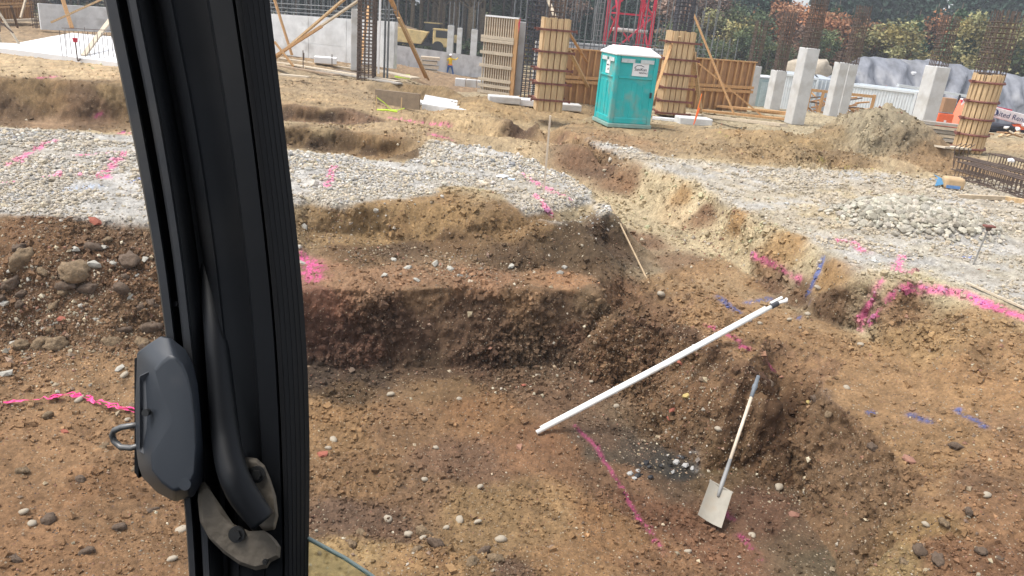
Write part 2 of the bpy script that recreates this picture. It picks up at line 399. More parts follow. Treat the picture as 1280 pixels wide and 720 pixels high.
# tan dust worn through the right gravel
dust = zone(wpoly([(830, 205), (1000, 225), (1150, 238), (1070, 255), (1040, 300), (960, 262), (880, 225)]), .5)
GRAVEL = np.clip(GRAVEL - .45 * dust * sstep(-.3, .3, fbm(Vf, 2.5, 3, 6)), 0, 1)
# soil samples: pixel, pixel, colour with the shade seen there (display), reach in metres
S = [(40, 300, 128, 92, 60, .8), (120, 330, 118, 86, 60, .8), (60, 380, 120, 88, 62, .8), (150, 400, 128, 95, 66, .8), (40, 470, 150, 112, 76, .8), (130, 470, 156, 118, 80, .8), (60, 560, 152, 112, 74, .7), (150, 640, 142, 104, 68, .7), (40, 680, 150, 108, 70, .7), (190, 560, 148, 110, 74, .6),
 (420, 290, 150, 118, 78, .5), (470, 275, 156, 122, 78, .5), (540, 270, 160, 124, 78, .5), (650, 285, 140, 106, 66, .5), (560, 300, 118, 88, 58, .4), (500, 310, 100, 76, 54, .4), (640, 310, 96, 72, 50, .4), (720, 310, 98, 76, 54, .5), (760, 310, 90, 68, 50, .5), (440, 318, 120, 90, 60, .4),
 (420, 345, 158, 116, 82, .4), (500, 350, 150, 110, 78, .4), (600, 350, 150, 108, 76, .4), (700, 350, 160, 116, 78, .4), (740, 370, 110, 80, 58, .3),
 (400, 375, 120, 74, 58, .3), (400, 410, 84, 52, 42, .4), (500, 400, 82, 54, 42, .4), (600, 400, 92, 62, 46, .4), (700, 400, 98, 68, 50, .4), (450, 440, 92, 58, 46, .3), (600, 440, 88, 58, 44, .3), (700, 440, 92, 64, 48, .3), (750, 420, 104, 74, 54, .3), (530, 370, 118, 82, 58, .3), (660, 370, 122, 84, 58, .3),
 (400, 470, 84, 66, 54, .25), (460, 468, 80, 62, 48, .25), (540, 466, 92, 70, 52, .25), (430, 490, 96, 72, 48, .25), (640, 475, 110, 82, 60, .3), (560, 490, 130, 98, 64, .3), (420, 530, 150, 112, 70, .4), (500, 530, 136, 100, 66, .4), (600, 520, 140, 100, 62, .4), (660, 560, 140, 98, 64, .4), (700, 560, 134, 94, 62, .4), (580, 580, 124, 90, 66, .4), (450, 600, 138, 102, 66, .4), (520, 620, 134, 100, 70, .4), (430, 640, 112, 84, 66, .3), (480, 650, 118, 88, 68, .3), (600, 640, 150, 116, 74, .4), (680, 640, 152, 116, 74, .4), (760, 660, 150, 108, 66, .4), (780, 600, 128, 92, 64, .4), (820, 640, 120, 80, 54, .4), (700, 500, 120, 88, 64, .3), (740, 480, 112, 82, 60, .3),
 (740, 550, 108, 82, 64, .3), (790, 570, 86, 72, 62, .3), (820, 575, 68, 62, 58, .25), (850, 590, 60, 56, 54, .2), (860, 575, 78, 68, 58, .15), (760, 570, 92, 76, 62, .3), (840, 610, 100, 76, 56, .3),
 (420, 700, 168, 134, 86, .3), (500, 700, 158, 122, 78, .3), (600, 700, 150, 114, 72, .3), (640, 712, 110, 82, 64, .2), (560, 695, 138, 102, 66, .2), (720, 705, 152, 112, 70, .3), (900, 690, 134, 92, 64, .3), (820, 700, 148, 106, 70, .3),
 (950, 640, 112, 78, 58, .4), (960, 600, 100, 76, 54, .3), (900, 610, 110, 84, 56, .3), (1040, 700, 100, 84, 64, .3), (1000, 680, 108, 84, 62, .3),
 (800, 430, 118, 84, 60, .4), (850, 480, 112, 80, 58, .4), (900, 500, 108, 78, 56, .4), (830, 530, 110, 82, 56, .3), (950, 510, 92, 64, 46, .4), (980, 540, 88, 62, 46, .3), (920, 550, 84, 64, 44, .3), (900, 570, 100, 80, 50, .3), (1000, 500, 100, 70, 50, .3),
 (1040, 550, 128, 98, 76, .4), (1080, 600, 122, 96, 76, .4), (1040, 620, 124, 94, 70, .4), (1060, 660, 112, 90, 68, .3), (1110, 620, 118, 90, 68, .3), (1100, 560, 120, 88, 62, .3),
 (800, 300, 140, 108, 82, .5), (860, 330, 142, 110, 82, .5), (780, 370, 120, 88, 62, .3), (880, 380, 150, 114, 82, .5), (850, 345, 112, 82, 60, .2), (930, 400, 148, 110, 78, .5), (1000, 430, 146, 108, 78, .5), (960, 360, 120, 88, 64, .3), (820, 390, 134, 100, 72, .3),
 (730, 200, 130, 96, 70, .5), (780, 230, 140, 104, 74, .5), (850, 245, 170, 132, 84, .4), (920, 275, 170, 132, 84, .4), (880, 270, 138, 102, 72, .4), (980, 310, 172, 134, 86, .4), (960, 335, 140, 106, 72, .3), (1040, 340, 160, 122, 76, .3), (1040, 380, 118, 88, 62, .3), (1000, 365, 118, 88, 62, .3), (650, 165, 96, 72, 56, .6), (700, 175, 140, 104, 76, .5), (750, 215, 118, 88, 66, .4),
 (1080, 460, 150, 112, 78, .5), (1150, 500, 140, 104, 74, .5), (1150, 430, 160, 124, 80, .5), (1220, 410, 160, 124, 82, .5), (1200, 400, 120, 92, 62, .2), (1250, 440, 156, 118, 78, .5), (1230, 480, 162, 120, 76, .5), (1130, 390, 150, 112, 76, .3), (1200, 540, 146, 108, 74, .5), (1250, 560, 152, 112, 74, .5), (1180, 600, 134, 98, 68, .4), (1250, 640, 150, 108, 72, .4), (1150, 660, 150, 116, 70, .4), (1200, 690, 132, 92, 62, .3), (1130, 690, 150, 122, 78, .3), (1260, 700, 124, 86, 58, .3), (1100, 520, 130, 96, 70, .3),
 (20, 85, 190, 160, 122, 2), (100, 88, 200, 168, 128, 2), (60, 92, 185, 155, 118, 1), (40, 120, 138, 108, 70, 1), (120, 130, 122, 92, 66, 1), (20, 140, 120, 92, 66, 1), (140, 115, 140, 112, 74, 1), (120, 145, 118, 88, 66, .5), (60, 154, 168, 132, 100, .6), (90, 200, 190, 165, 130, 3),
 (400, 110, 170, 142, 108, 2), (400, 125, 176, 146, 108, 1.5), (380, 145, 128, 98, 70, .8), (450, 150, 126, 94, 70, .8), (470, 172, 150, 118, 80, .6), (400, 162, 160, 134, 98, .3), (470, 168, 158, 132, 96, .3), (380, 170, 118, 92, 62, .3), (430, 175, 112, 86, 58, .3), (480, 184, 118, 92, 60, .3), (400, 180, 92, 70, 50, .3), (460, 190, 92, 70, 50, .3), (505, 190, 112, 86, 58, .3), (360, 142, 96, 74, 56, .3), (410, 147, 92, 70, 54, .3), (460, 152, 98, 76, 56, .3), (400, 136, 168, 140, 104, .3), (460, 140, 168, 140, 104, .3), (540, 112, 150, 122, 84, 1), (590, 122, 150, 122, 84, 1), (560, 160, 190, 158, 116, 1.5), (610, 130, 170, 138, 94, 1), (520, 150, 184, 152, 112, 1),
 (680, 130, 172, 140, 98, 1.5), (720, 160, 160, 128, 90, 1), (850, 175, 172, 142, 104, 2), (780, 175, 160, 126, 90, 1.5), (950, 165, 168, 136, 94, 1.2), (1000, 175, 160, 130, 88, 1), (1080, 150, 162, 145, 120, 1.4), (1110, 150, 160, 143, 118, 1.2), (1130, 165, 150, 130, 104, 1), (1040, 165, 160, 134, 98, 1), (1050, 200, 150, 120, 84, 1.2), (1180, 200, 158, 124, 86, 1.5), (950, 195, 160, 130, 92, 1.5), (1250, 180, 180, 152, 116, 2), (1100, 230, 190, 166, 132, 3), (1000, 245, 195, 172, 138, 3), (1240, 300, 190, 172, 140, 3),
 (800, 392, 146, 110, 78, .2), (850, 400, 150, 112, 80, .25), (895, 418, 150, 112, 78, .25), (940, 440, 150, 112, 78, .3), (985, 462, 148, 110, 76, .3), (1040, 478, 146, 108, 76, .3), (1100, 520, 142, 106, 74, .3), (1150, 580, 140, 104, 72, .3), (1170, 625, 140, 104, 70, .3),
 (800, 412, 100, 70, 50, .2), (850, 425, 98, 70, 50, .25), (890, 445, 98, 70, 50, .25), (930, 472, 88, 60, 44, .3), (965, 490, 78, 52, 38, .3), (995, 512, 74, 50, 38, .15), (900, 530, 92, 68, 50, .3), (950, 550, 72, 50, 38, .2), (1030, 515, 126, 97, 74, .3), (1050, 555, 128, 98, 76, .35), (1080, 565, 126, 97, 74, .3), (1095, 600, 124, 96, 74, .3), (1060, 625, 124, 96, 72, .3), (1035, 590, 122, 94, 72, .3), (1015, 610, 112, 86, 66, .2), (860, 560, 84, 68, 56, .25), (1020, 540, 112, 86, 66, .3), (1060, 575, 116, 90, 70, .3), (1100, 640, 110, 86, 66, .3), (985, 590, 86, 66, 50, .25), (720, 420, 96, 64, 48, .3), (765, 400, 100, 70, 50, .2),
 (540, 100, 160, 128, 96, 6), (500, 160, 175, 145, 108, 1), (930, 130, 180, 160, 130, 8)]
SC = np.array([srgb(*s[2:5]) for s in S], np.float32)
for i_, s_ in enumerate(S):                                  # the back wall's clay, measured in its own shade
    if 380 < s_[0] < 770 and 365 < s_[1] < 450: SC[i_] = SC[i_] * 1.45 * np.array([.90, 1.04, 1.0])
SP_ = np.array([ground_px(s[0], s[1]) for s in S], np.float32); SR = np.array([s[5] for s in S], np.float32)
q = Vf.astype(np.float32) + np.stack([fbm(Vf, 2.2, 4, 51), fbm(Vf, 2.2, 4, 61), fbm(Vf, 2.2, 4, 71)], 1).astype(np.float32) * .11
num = np.zeros((len(Vf), 3), np.float32); den = np.zeros(len(Vf), np.float32)
for p_, c_, r_ in zip(SP_, SC, SR):
    d2 = ((q - p_) ** 2).sum(1); w = 1 / (d2 / (r_ * r_) + .015) ** 3.2
    num += w[:, None] * c_; den += w
soil = num / den[:, None]
SOIL_GAIN = np.array([.82, .83, .71])
soil = soil * SOIL_GAIN
soil = soil * .78 + soil.mean(1, keepdims=True) * .22
# shading put into soil colour: pale shelf top, dark cut faces, lighter lit flank
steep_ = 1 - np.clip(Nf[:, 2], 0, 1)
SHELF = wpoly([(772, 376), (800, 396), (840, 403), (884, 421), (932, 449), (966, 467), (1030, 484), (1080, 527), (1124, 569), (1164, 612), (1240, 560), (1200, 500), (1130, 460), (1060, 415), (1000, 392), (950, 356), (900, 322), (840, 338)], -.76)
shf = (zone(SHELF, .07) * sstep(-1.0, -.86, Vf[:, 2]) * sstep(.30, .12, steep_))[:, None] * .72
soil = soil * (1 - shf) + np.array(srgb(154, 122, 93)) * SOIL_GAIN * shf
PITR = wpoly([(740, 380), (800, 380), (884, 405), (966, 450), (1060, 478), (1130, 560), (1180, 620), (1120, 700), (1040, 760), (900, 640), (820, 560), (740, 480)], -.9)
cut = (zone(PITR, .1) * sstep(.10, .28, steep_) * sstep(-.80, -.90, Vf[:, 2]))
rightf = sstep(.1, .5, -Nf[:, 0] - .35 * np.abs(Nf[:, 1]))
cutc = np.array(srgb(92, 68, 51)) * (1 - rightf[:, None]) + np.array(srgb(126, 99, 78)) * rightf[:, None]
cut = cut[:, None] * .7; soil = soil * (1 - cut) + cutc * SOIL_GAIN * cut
# mottling: damp dark patches, pale dry crumbs
n1 = fbm(Vf, 3.0, 5, 81); n2 = fbm(Vf, 14., 4, 91, .65); n3 = fbm(Vf, 45., 2, 95)
soil *= (1 + .14 * n1 + .22 * n2 + .14 * n3)[:, None]
rust = sstep(.25, .8, fbm(Vf, 1.6, 3, 101))[:, None] * .16
soil = soil * (1 - rust) + soil * np.array([1.18, .92, .78]) * rust
soil *= (1 + sstep(12, 20, Vf[:, 1]) * (.16 * fbm(Vf, 5, 3, 96) + .12 * fbm(Vf * np.array([.4, 1.6, 1]), 3, 3, 97)))[:, None]
gcol = np.array([.42, .40, .365]) * (1 + .25 * n2 + .2 * n1)[:, None]
warm = sstep(-.2, .6, fbm(Vf, .8, 3, 7))[:, None]
gcol = gcol * (1 - .35 * warm) + np.array([.33, .27, .18]) * .35 * warm
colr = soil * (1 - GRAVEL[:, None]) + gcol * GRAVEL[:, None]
far = sstep(60, 120, Vf[:, 1])[:, None]
colr = colr * (1 - far) + np.array([.16, .15, .09]) * far
# spray paint
PINK, BLUE, YEL = np.array([.62, .10, .27]), np.array([.05, .12, .38]), np.array([.55, .62, .08])
def gp(pts): return [np.asarray(ground_px(a, b)) for a, b in pts]
PW = np.stack([fbm(Vf, 9, 2, 3), fbm(Vf, 9, 2, 4), n1 * 0], 1)
def paint(pts, width, color, cover=.75, seed=0):
    global colr
    line = gp(pts) if len(pts) > 1 else gp(pts) * 2
    if len(line) == 2 and np.allclose(line[0], line[1]): line[1] = line[1] + np.array([.02, 0, 0])
    la = np.array(line); bb = np.all((Vf > la.min(0) - .4) & (Vf < la.max(0) + .4), axis=1); sel = np.where(bb)[0]
    if not len(sel): return
    vs = Vf[sel]
    d = segdist(vs + PW[sel] * width * .35, line)
    k_ = sstep(width * 1.15, width * .35, d) * sstep(.78 - cover * .75, 1.08 - cover * .6, .5 + .55 * n2[sel] + .75 * n3[sel] * (1.15 - .5 * cover) + .12)
    k = np.zeros(len(Vf)); k[sel] = k_
    mist = np.zeros(len(Vf)); mist[sel] = sstep(width * 2.0, 0, d) * .22 * np.clip(.6 + n2[sel], 0, 1)
    k = np.clip(np.maximum(k * .72, mist), 0, 1)[:, None]
    lum = np.clip(colr.mean(1, keepdims=True) / .22, .55, 1.35)
    colr = colr * (1 - k) + color * lum * k
paint([(25, 200), (45, 185), (68, 178)], .10, PINK, .7); paint([(0, 208), (25, 203)], .08, PINK, .5); paint([(60, 222), (100, 218), (140, 222)], .1, PINK, .45)
paint([(160, 190), (140, 205), (128, 222)], .11, PINK, .7); paint([(0, 232), (20, 226)], .06, PINK, .5); paint([(90, 195), (150, 190)], .06, PINK, .4)
paint([(417, 208), (411, 232)], .10, PINK, .75); paint([(378, 322), (398, 332), (388, 350)], .17, PINK, .55); paint([(383, 325), (395, 345)], .14, PINK, .55)
paint([(672, 246), (680, 260)], .08, PINK, .8); paint([(655, 220), (690, 240), (712, 250)], .09, PINK, .45); paint([(685, 262), (690, 270)], .05, PINK, .6)
paint([(940, 318), (965, 330), (1000, 350)], .07, PINK, .75); paint([(1045, 300), (1065, 304), (1080, 314)], .10, PINK, .6)
paint([(1128, 322), (1120, 338), (1138, 342)], .08, PINK, .75); paint([(1102, 350), (1088, 375), (1076, 400)], .06, PINK, .85); paint([(1118, 365), (1100, 392), (1078, 410)], .06, PINK, .85)
paint([(1130, 360), (1170, 362), (1200, 366), (1240, 382), (1290, 402)], .085, PINK, .95); paint([(1205, 370), (1260, 392)], .08, PINK, .85)
paint([(720, 535), (745, 560), (765, 592), (785, 620), (800, 650)], .038, PINK, .85); paint([(800, 650), (830, 690)], .05, PINK, .3); paint([(885, 410), (910, 420), (930, 435), (965, 462)], .07, PINK, .5)
paint([(925, 670), (950, 700)], .05, PINK, .3); paint([(905, 640), (915, 650)], .04, PINK, .4)
paint([(200, 97), (210, 98)], .1, PINK, .6); paint([(50, 98), (70, 96)], .14, PINK, .6); paint([(150, 166), (160, 165)], .1, PINK, .6); paint([(490, 148), (520, 152), (560, 156)], .12, PINK, .55); paint([(540, 168), (560, 172)], .14, PINK, .5); paint([(120, 144), (130, 142)], .08, PINK, .4)
paint([(898, 372), (912, 384), (925, 392)], .07, BLUE, .8); paint([(930, 380), (965, 374)], .06, BLUE, .7); paint([(1028, 322), (1012, 360), (998, 396)], .06, BLUE, .8)
paint([(1140, 518), (1160, 524)], .06, BLUE, .8); paint([(1195, 512), (1215, 525), (1228, 535)], .05, BLUE, .75); paint([(1085, 515), (1092, 514)], .04, BLUE, .5); paint([(1190, 320), (1215, 322)], .09, BLUE, .4); paint([(170, 226), (185, 224)], .12, BLUE, .4); paint([(0, 250), (60, 242), (120, 232)], .2, np.array([.28, .33, .42]), .35)
paint([(780, 180), (790, 330)], .001, PINK, .1)
paint([(385, 203), (440, 208)], .06, YEL, .25); paint([(900, 165), (960, 185), (1040, 205), (1100, 214)], .07, np.array([.30, .28, .06]), .5)
# slash of pale ash beside the burnt patch
paint([(868, 568), (872, 590)], .06, np.array([.4, .38, .36]), .35)

# ------------------------------------------------------------------ terrain: relief
steep = 1 - np.clip(Nf[:, 2], 0, 1)
near = np.clip(TD / 9, .5, 3.0)
amp = .011 + .012 * sstep(13, 20, Vf[:, 1]) + .042 * sstep(.25, .8, steep) + .008 * sstep(.1, .5, (Vf[:, 2] < -.2) & (Vf[:, 1] > 5))
rub = np.zeros(len(Vf))
for (px, py, r_) in [(60, 330, 1.3), (150, 360, 1.2), (60, 400, 1.0), (640, 470, .5), (1200, 650, .7), (600, 710, .6), (850, 460, .8), (1180, 430, .8), (1050, 180, 2.5), (1000, 190, 2)]:
    rub = np.maximum(rub, np.exp(-(np.linalg.norm(Vf - ground_px(px, py), axis=1) / r_) ** 2))
amp = amp * (1 + 1.0 * rub + 2.0 * rub * (Vf[:, 1] > 18))
r1 = fbm(Vf, 2.6, 3, 201); r2 = 1 - np.abs(fbm(Vf, 8, 3, 211)) * 1.4; r3 = fbm(Vf, 26, 3, 221, .6); r4 = fbm(Vf, 70, 1, 231)
far2 = sstep(13, 20, Vf[:, 1])
patch = sstep(-.5, .7, fbm(Vf, 1.1, 3, 241))                # smooth scraped places between cloddy ones
disp = amp * (1.2 * r1 + (.4 + .6 * patch) * (r2 - .5) + (.2 + .5 * patch) * r3) + (.003 + .003 * patch) * r4 * np.clip(1.4 - TD / 9, 0, 1)
disp *= np.where(Vf[:, 1] > 60, 0.3, 1)
VD = Vf + Nf * disp[:, None]
CREV = np.clip(r3 * .5 + (r2 - .5), -1, 1)
VG = VD.reshape(len(AZ), NR, 3)
ii = np.arange(len(AZ) - 1)[:, None] * NR + np.arange(NR - 1)[None, :]
ii = ii.ravel(); Fq = np.stack([ii, ii + 1, ii + NR + 1, ii + NR], 1)

tm = bpy.data.materials.new("excavated_soil"); tm.use_nodes = True; nt = tm.node_tree; N, L = nt.nodes, nt.links
b = N['Principled BSDF']; b.inputs['Roughness'].default_value = .93; b.inputs['Specular IOR Level'].default_value = .25
at = N.new('ShaderNodeAttribute'); at.attribute_name = 'col'
tc = N.new('ShaderNodeTexCoord')
nz = N.new('ShaderNodeTexNoise'); nz.inputs['Scale'].default_value = 28; nz.inputs['Detail'].default_value = 9; nz.inputs['Roughness'].default_value = .75
L.new(tc.outputs['Object'], nz.inputs['Vector'])
mr = N.new('ShaderNodeMapRange'); mr.inputs[1].default_value = .3; mr.inputs[2].default_value = .7; mr.inputs[3].default_value = .62; mr.inputs[4].default_value = 1.38
L.new(nz.outputs[0], mr.inputs[0])
mx = N.new('ShaderNodeMix'); mx.data_type = 'RGBA'; mx.blend_type = 'MULTIPLY'; mx.inputs[0].default_value = 1
L.new(at.outputs['Color'], mx.inputs[6]); L.new(mr.outputs[0], mx.inputs[7])
# grit: tiny pale, rusty and dark pebbles in the soil
vo = N.new('ShaderNodeTexVoronoi'); vo.inputs['Scale'].default_value = 46; L.new(tc.outputs['Object'], vo.inputs['Vector'])
sep = N.new('ShaderNodeSeparateColor'); L.new(vo.outputs['Color'], sep.inputs[0])
mth = N.new('ShaderNodeMath'); mth.operation = 'LESS_THAN'; L.new(vo.outputs['Distance'], mth.inputs[0])
szr = N.new('ShaderNodeMapRange'); szr.inputs[1].default_value = .62; szr.inputs[2].default_value = 1; szr.inputs[3].default_value = 0.0; szr.inputs[4].default_value = .46
L.new(sep.outputs[0], szr.inputs[0]); L.new(szr.outputs[0], mth.inputs[1])
cr = N.new('ShaderNodeValToRGB'); cr.color_ramp.elements[0].color = (.05, .035, .03, 1); cr.color_ramp.elements[0].position = 0
cr.color_ramp.elements[1].color = (.46, .37, .25, 1); cr.color_ramp.elements[1].position = 1
for p_, c_ in ((.25, (.13, .09, .07, 1)), (.45, (.26, .12, .08, 1)), (.55, (.33, .25, .17, 1)), (.8, (.30, .24, .17, 1))):
    e = cr.color_ramp.elements.new(p_); e.color = c_
L.new(sep.outputs[1], cr.inputs[0])
mg = N.new('ShaderNodeMix'); mg.data_type = 'RGBA'; L.new(mth.outputs[0], mg.inputs[0]); L.new(mx.outputs[2], mg.inputs[6]); L.new(cr.outputs[0], mg.inputs[7])
L.new(mg.outputs[2], b.inputs['Base Color'])
bn = N.new('ShaderNodeTexNoise'); bn.inputs['Scale'].default_value = 38; bn.inputs['Detail'].default_value = 6; bn.inputs['Roughness'].default_value = .7
L.new(tc.outputs['Object'], bn.inputs['Vector'])
add = N.new('ShaderNodeMath'); add.operation = 'MULTIPLY_ADD'; add.inputs[1].default_value = .6; L.new(mth.outputs[0], add.inputs[0]); L.new(bn.outputs[0], add.inputs[2])
bu = N.new('ShaderNodeBump'); bu.inputs['Strength'].default_value = .9; bu.inputs['Distance'].default_value = .03
L.new(add.outputs[0], bu.inputs['Height']); L.new(bu.outputs[0], b.inputs['Normal'])
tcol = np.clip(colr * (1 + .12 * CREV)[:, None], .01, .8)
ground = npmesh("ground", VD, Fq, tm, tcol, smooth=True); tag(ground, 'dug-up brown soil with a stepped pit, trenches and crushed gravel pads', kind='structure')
# wider ground behind the cab

# ------------------------------------------------------------------ stones
def _ico(sub=0):
    bm = bmesh.new(); bmesh.ops.create_icosphere(bm, subdivisions=sub + 1, radius=1)
    v = np.array([q.co[:] for q in bm.verts]); f = np.array([[w.index for w in q.verts] for q in bm.faces]); bm.free(); return v, f
ICO0, ICO1, ICO2 = _ico(0), _ico(1), _ico(2)
OCT = (np.array([[1, 0, 0], [-1, 0, 0], [0, 1, 0], [0, -1, 0], [0, 0, 1], [0, 0, -1.]]), np.array([[0, 2, 4], [2, 1, 4], [1, 3, 4], [3, 0, 4], [2, 0, 5], [1, 2, 5], [3, 1, 5], [0, 3, 5]]))
_c8 = np.array([[x, y, z] for x in (-.8, .8) for y in (-.8, .8) for z in (-.8, .8)])
CUB = (_c8, np.array([[0, 1, 3], [0, 3, 2], [4, 6, 7], [4, 7, 5], [0, 4, 5], [0, 5, 1], [2, 3, 7], [2, 7, 6], [0, 2, 6], [0, 6, 4], [1, 5, 7], [1, 7, 3]]))
GV = VG
_ea = np.gradient(VG, axis=0); _eb = np.gradient(VG, axis=1)
AREA = np.linalg.norm(np.cross(_ea, _eb), axis=-1).ravel()
EA = _ea.reshape(-1, 3); EB = _eb.reshape(-1, 3)
_n = np.cross(_eb, _ea).reshape(-1, 3); _n /= np.linalg.norm(_n, axis=1, keepdims=True) + 1e-9; _n[_n[:, 2] < 0] *= -1
VIS = (PP[:, 0] > -60) & (PP[:, 0] < 1340) & (PP[:, 1] > -20) & (PP[:, 1] < 780) & (PP[:, 2] > 0)
def scatter(n, dens):
    w = AREA * dens * VIS * (TD < 34); w = w / w.sum(); k = RNG.choice(len(w), n, p=w)
    j = RNG.random((n, 2)) - .5
    return VD[k] + EA[k] * j[:, :1] + EB[k] * j[:, 1:], _n[k], k
def stones_np(name, pos, nrm, rad, cols, material, sink=.25, base=ICO0, flat=.65, jit=.22, smooth=False):
    bv, bf = base; n = len(pos); nv = len(bv)
    sc = np.stack([RNG.uniform(.75, 1.35, n), RNG.uniform(.75, 1.1, n), RNG.uniform(flat - .2, flat + .25, n)], 1) * rad[:, None]
    v = bv[None] * (1 + RNG.uniform(-jit, jit, (n, nv, 1))) * sc[:, None, :]
    ang = RNG.uniform(0, 6.283, n); c, s = np.cos(ang), np.sin(ang); tl = RNG.normal(0, .35, n); ct, st = np.cos(tl), np.sin(tl)
    y = v[..., 1] * ct[:, None] - v[..., 2] * st[:, None]; z = v[..., 1] * st[:, None] + v[..., 2] * ct[:, None]
    x = v[..., 0] * c[:, None] - y * s[:, None]; y = v[..., 0] * s[:, None] + y * c[:, None]
    # lay along the surface normal
    t = np.cross(nrm, [0, 1., 0.02]); t /= np.linalg.norm(t, axis=1, keepdims=True); bt = np.cross(nrm, t)
    w = x[..., None] * t[:, None] + y[..., None] * bt[:, None] + z[..., None] * nrm[:, None]
    w += (pos + nrm * (rad * sc[:, 2] / rad * (1 - 2 * sink))[:, None])[:, None]
    Fi = (bf[None] + (np.arange(n) * nv)[:, None, None]).reshape(-1, 3)
    return npmesh(name, w.reshape(-1, 3), Fi, material, np.repeat(cols, nv, axis=0), smooth=smooth)
def stone_mat(name, rough=.85, smat=.25):
    m_ = bpy.data.materials.new(name); m_.use_nodes = True; nt = m_.node_tree; N, L = nt.nodes, nt.links; b = N['Principled BSDF']
    b.inputs['Roughness'].default_value = rough; b.inputs['Specular IOR Level'].default_value = .3
    a = N.new('ShaderNodeAttribute'); a.attribute_name = 'col'; tc = N.new('ShaderNodeTexCoord')
    nz = N.new('ShaderNodeTexNoise'); nz.inputs['Scale'].default_value = 55; nz.inputs['Detail'].default_value = 6; L.new(tc.outputs['Object'], nz.inputs['Vector'])
    r = N.new('ShaderNodeMapRange'); r.inputs[1].default_value = .3; r.inputs[2].default_value = .7; r.inputs[3].default_value = 1 - smat; r.inputs[4].default_value = 1 + smat; L.new(nz.outputs[0], r.inputs[0])
    x = N.new('ShaderNodeMix'); x.data_type = 'RGBA'; x.blend_type = 'MULTIPLY'; x.inputs[0].default_value = 1; L.new(a.outputs['Color'], x.inputs[6]); L.new(r.outputs[0], x.inputs[7])
    L.new(x.outputs[2], b.inputs['Base Color']); return m_
SMAT = stone_mat("crushed_stone")
def palette(n, cols, var=.2, lo=.7, hi=1.25):
    c = np.array(cols)[RNG.integers(0, len(cols), n)]
    return np.clip(c * RNG.uniform(lo, hi, (n, 1)) * RNG.uniform(1 - var * .1, 1 + var * .1, (n, 3)), .02, .75)
GCOLS = [(.45, .42, .37), (.38, .36, .33), (.50, .47, .41), (.30, .28, .25), (.44, .38, .29), (.56, .54, .50), (.28, .28, .28), (.42, .36, .27), (.46, .39, .29)]
# crushed gravel of both pads
g2 = GRAVEL ** 2 * (.06 + .94 * sstep(-.45, .25, fbm(Vf, 1.4, 3, 301)))
spill = np.clip(zone(GRAV_L, .45) + zone(GRAV_R, .5), 0, 1) * (1 - GRAVEL) * (Vf[:, 2] > -.5) * .12
g2 = g2 + spill * sstep(-.2, .5, fbm(Vf, 3, 2, 302))
rightp = sstep(-.5, 1.5, Vf[:, 0] - 2.2)
g2 = g2 * (1 - .55 * rightp)
gden = g2 * np.clip(13 / TD, .2, 1.2) ** 1.6
pos, nn, k = scatter(35000, gden)
rad = np.exp(RNG.normal(math.log(.0165), .42, len(k))) * np.clip(TD[k] / 13, .85, 1.5); rad = np.clip(rad, .010, .07)
pc = palette(len(k), GCOLS)
dw = (np.clip(.5 + .7 * fbm(pos, .8, 3, 303), 0, 1) * .45 + .35 * rightp[k])[:, None]
pc = pc * (1 - dw) + np.array([.42, .35, .25]) * dw
# stones keep the paint sprayed on them
sat = colr[k]; painted = (sat.max(1) > 1.9 * sat.min(1)) & ((sat[:, 0] > 1.9 * sat[:, 1]) | (sat[:, 2] > 1.25 * sat[:, 0])) & (GRAVEL[k] > .3)
pc[painted] = pc[painted] * .4 + sat[painted] * .75
o = stones_np("gravel", pos, nn, rad, pc, SMAT, sink=.2, jit=.26); tag(o, 'pale grey crushed gravel spread on the two raised pads', kind='stuff')
# gravel heap
hp = P(1140, 282, 0); gh = np.exp(-(((Vf[:, 0] - hp[0]) / 1.0) ** 2 + ((Vf[:, 1] - hp[1]) / .6) ** 2) ** 1.5)
pos, nn, k = scatter(2600, gh); rad = np.clip(np.exp(RNG.normal(math.log(.045), .3, len(k))), .025, .1)
o = stones_np("gravel", pos, nn, rad, palette(len(k), [(.41, .38, .31), (.36, .33, .27), (.44, .41, .34), (.32, .29, .23)]), SMAT, sink=.12, jit=.28); tag(o, 'low heap of coarse grey stones on the right gravel pad', kind='stuff')
# pebbles in the soil
pcols = [(.42, .35, .24), (.34, .27, .18), (.26, .18, .12), (.20, .14, .10), (.34, .30, .24), (.28, .15, .10), (.48, .42, .31), (.24, .17, .12), (.30, .23, .15)]
clump = sstep(.0, .8, fbm(Vf, 1.0, 3, 311)) * 1.4 + .35
pd_ = (1 - GRAVEL) * clump * np.clip(8 / TD, .05, 1.5) ** 2.4 * (1 + 2.5 * rub)
for (px, py, r_, a_) in [(50, 350, 1.1, 5), (140, 390, 1.0, 5), (60, 420, .8, 4), (460, 320, .35, 6), (560, 330, .45, 7), (590, 343, .35, 5), (480, 300, .3, 2), (640, 340, .3, 3), (180, 350, .8, 4), (400, 300, .3, 5), (840, 460, .7, 3.5), (870, 520, .5, 3), (800, 560, .45, 3), (640, 490, .35, 4), (700, 465, .4, 4), (600, 700, .4, 3), (1050, 600, .5, 2), (1220, 690, .4, 3), (760, 430, .5, 2), (980, 620, .4, 3), (900, 300, 1.0, 1.5)]:
    pd_ = pd_ + (1 - GRAVEL) * a_ * np.exp(-(np.linalg.norm(Vf - ground_px(px, py), axis=1) / r_) ** 2)
pos, nn, k = scatter(38000, pd_)
rad = np.clip(np.exp(RNG.normal(math.log(.0065), .55, len(k))) * np.clip(TD[k] / 8, .8, 2), .005, .05)
cc = palette(len(k), pcols); mixk = (RNG.random(len(k)) < .55)[:, None]; cc = np.where(mixk, colr[k] * RNG.uniform(.8, 1.7, (len(k), 1)), cc)
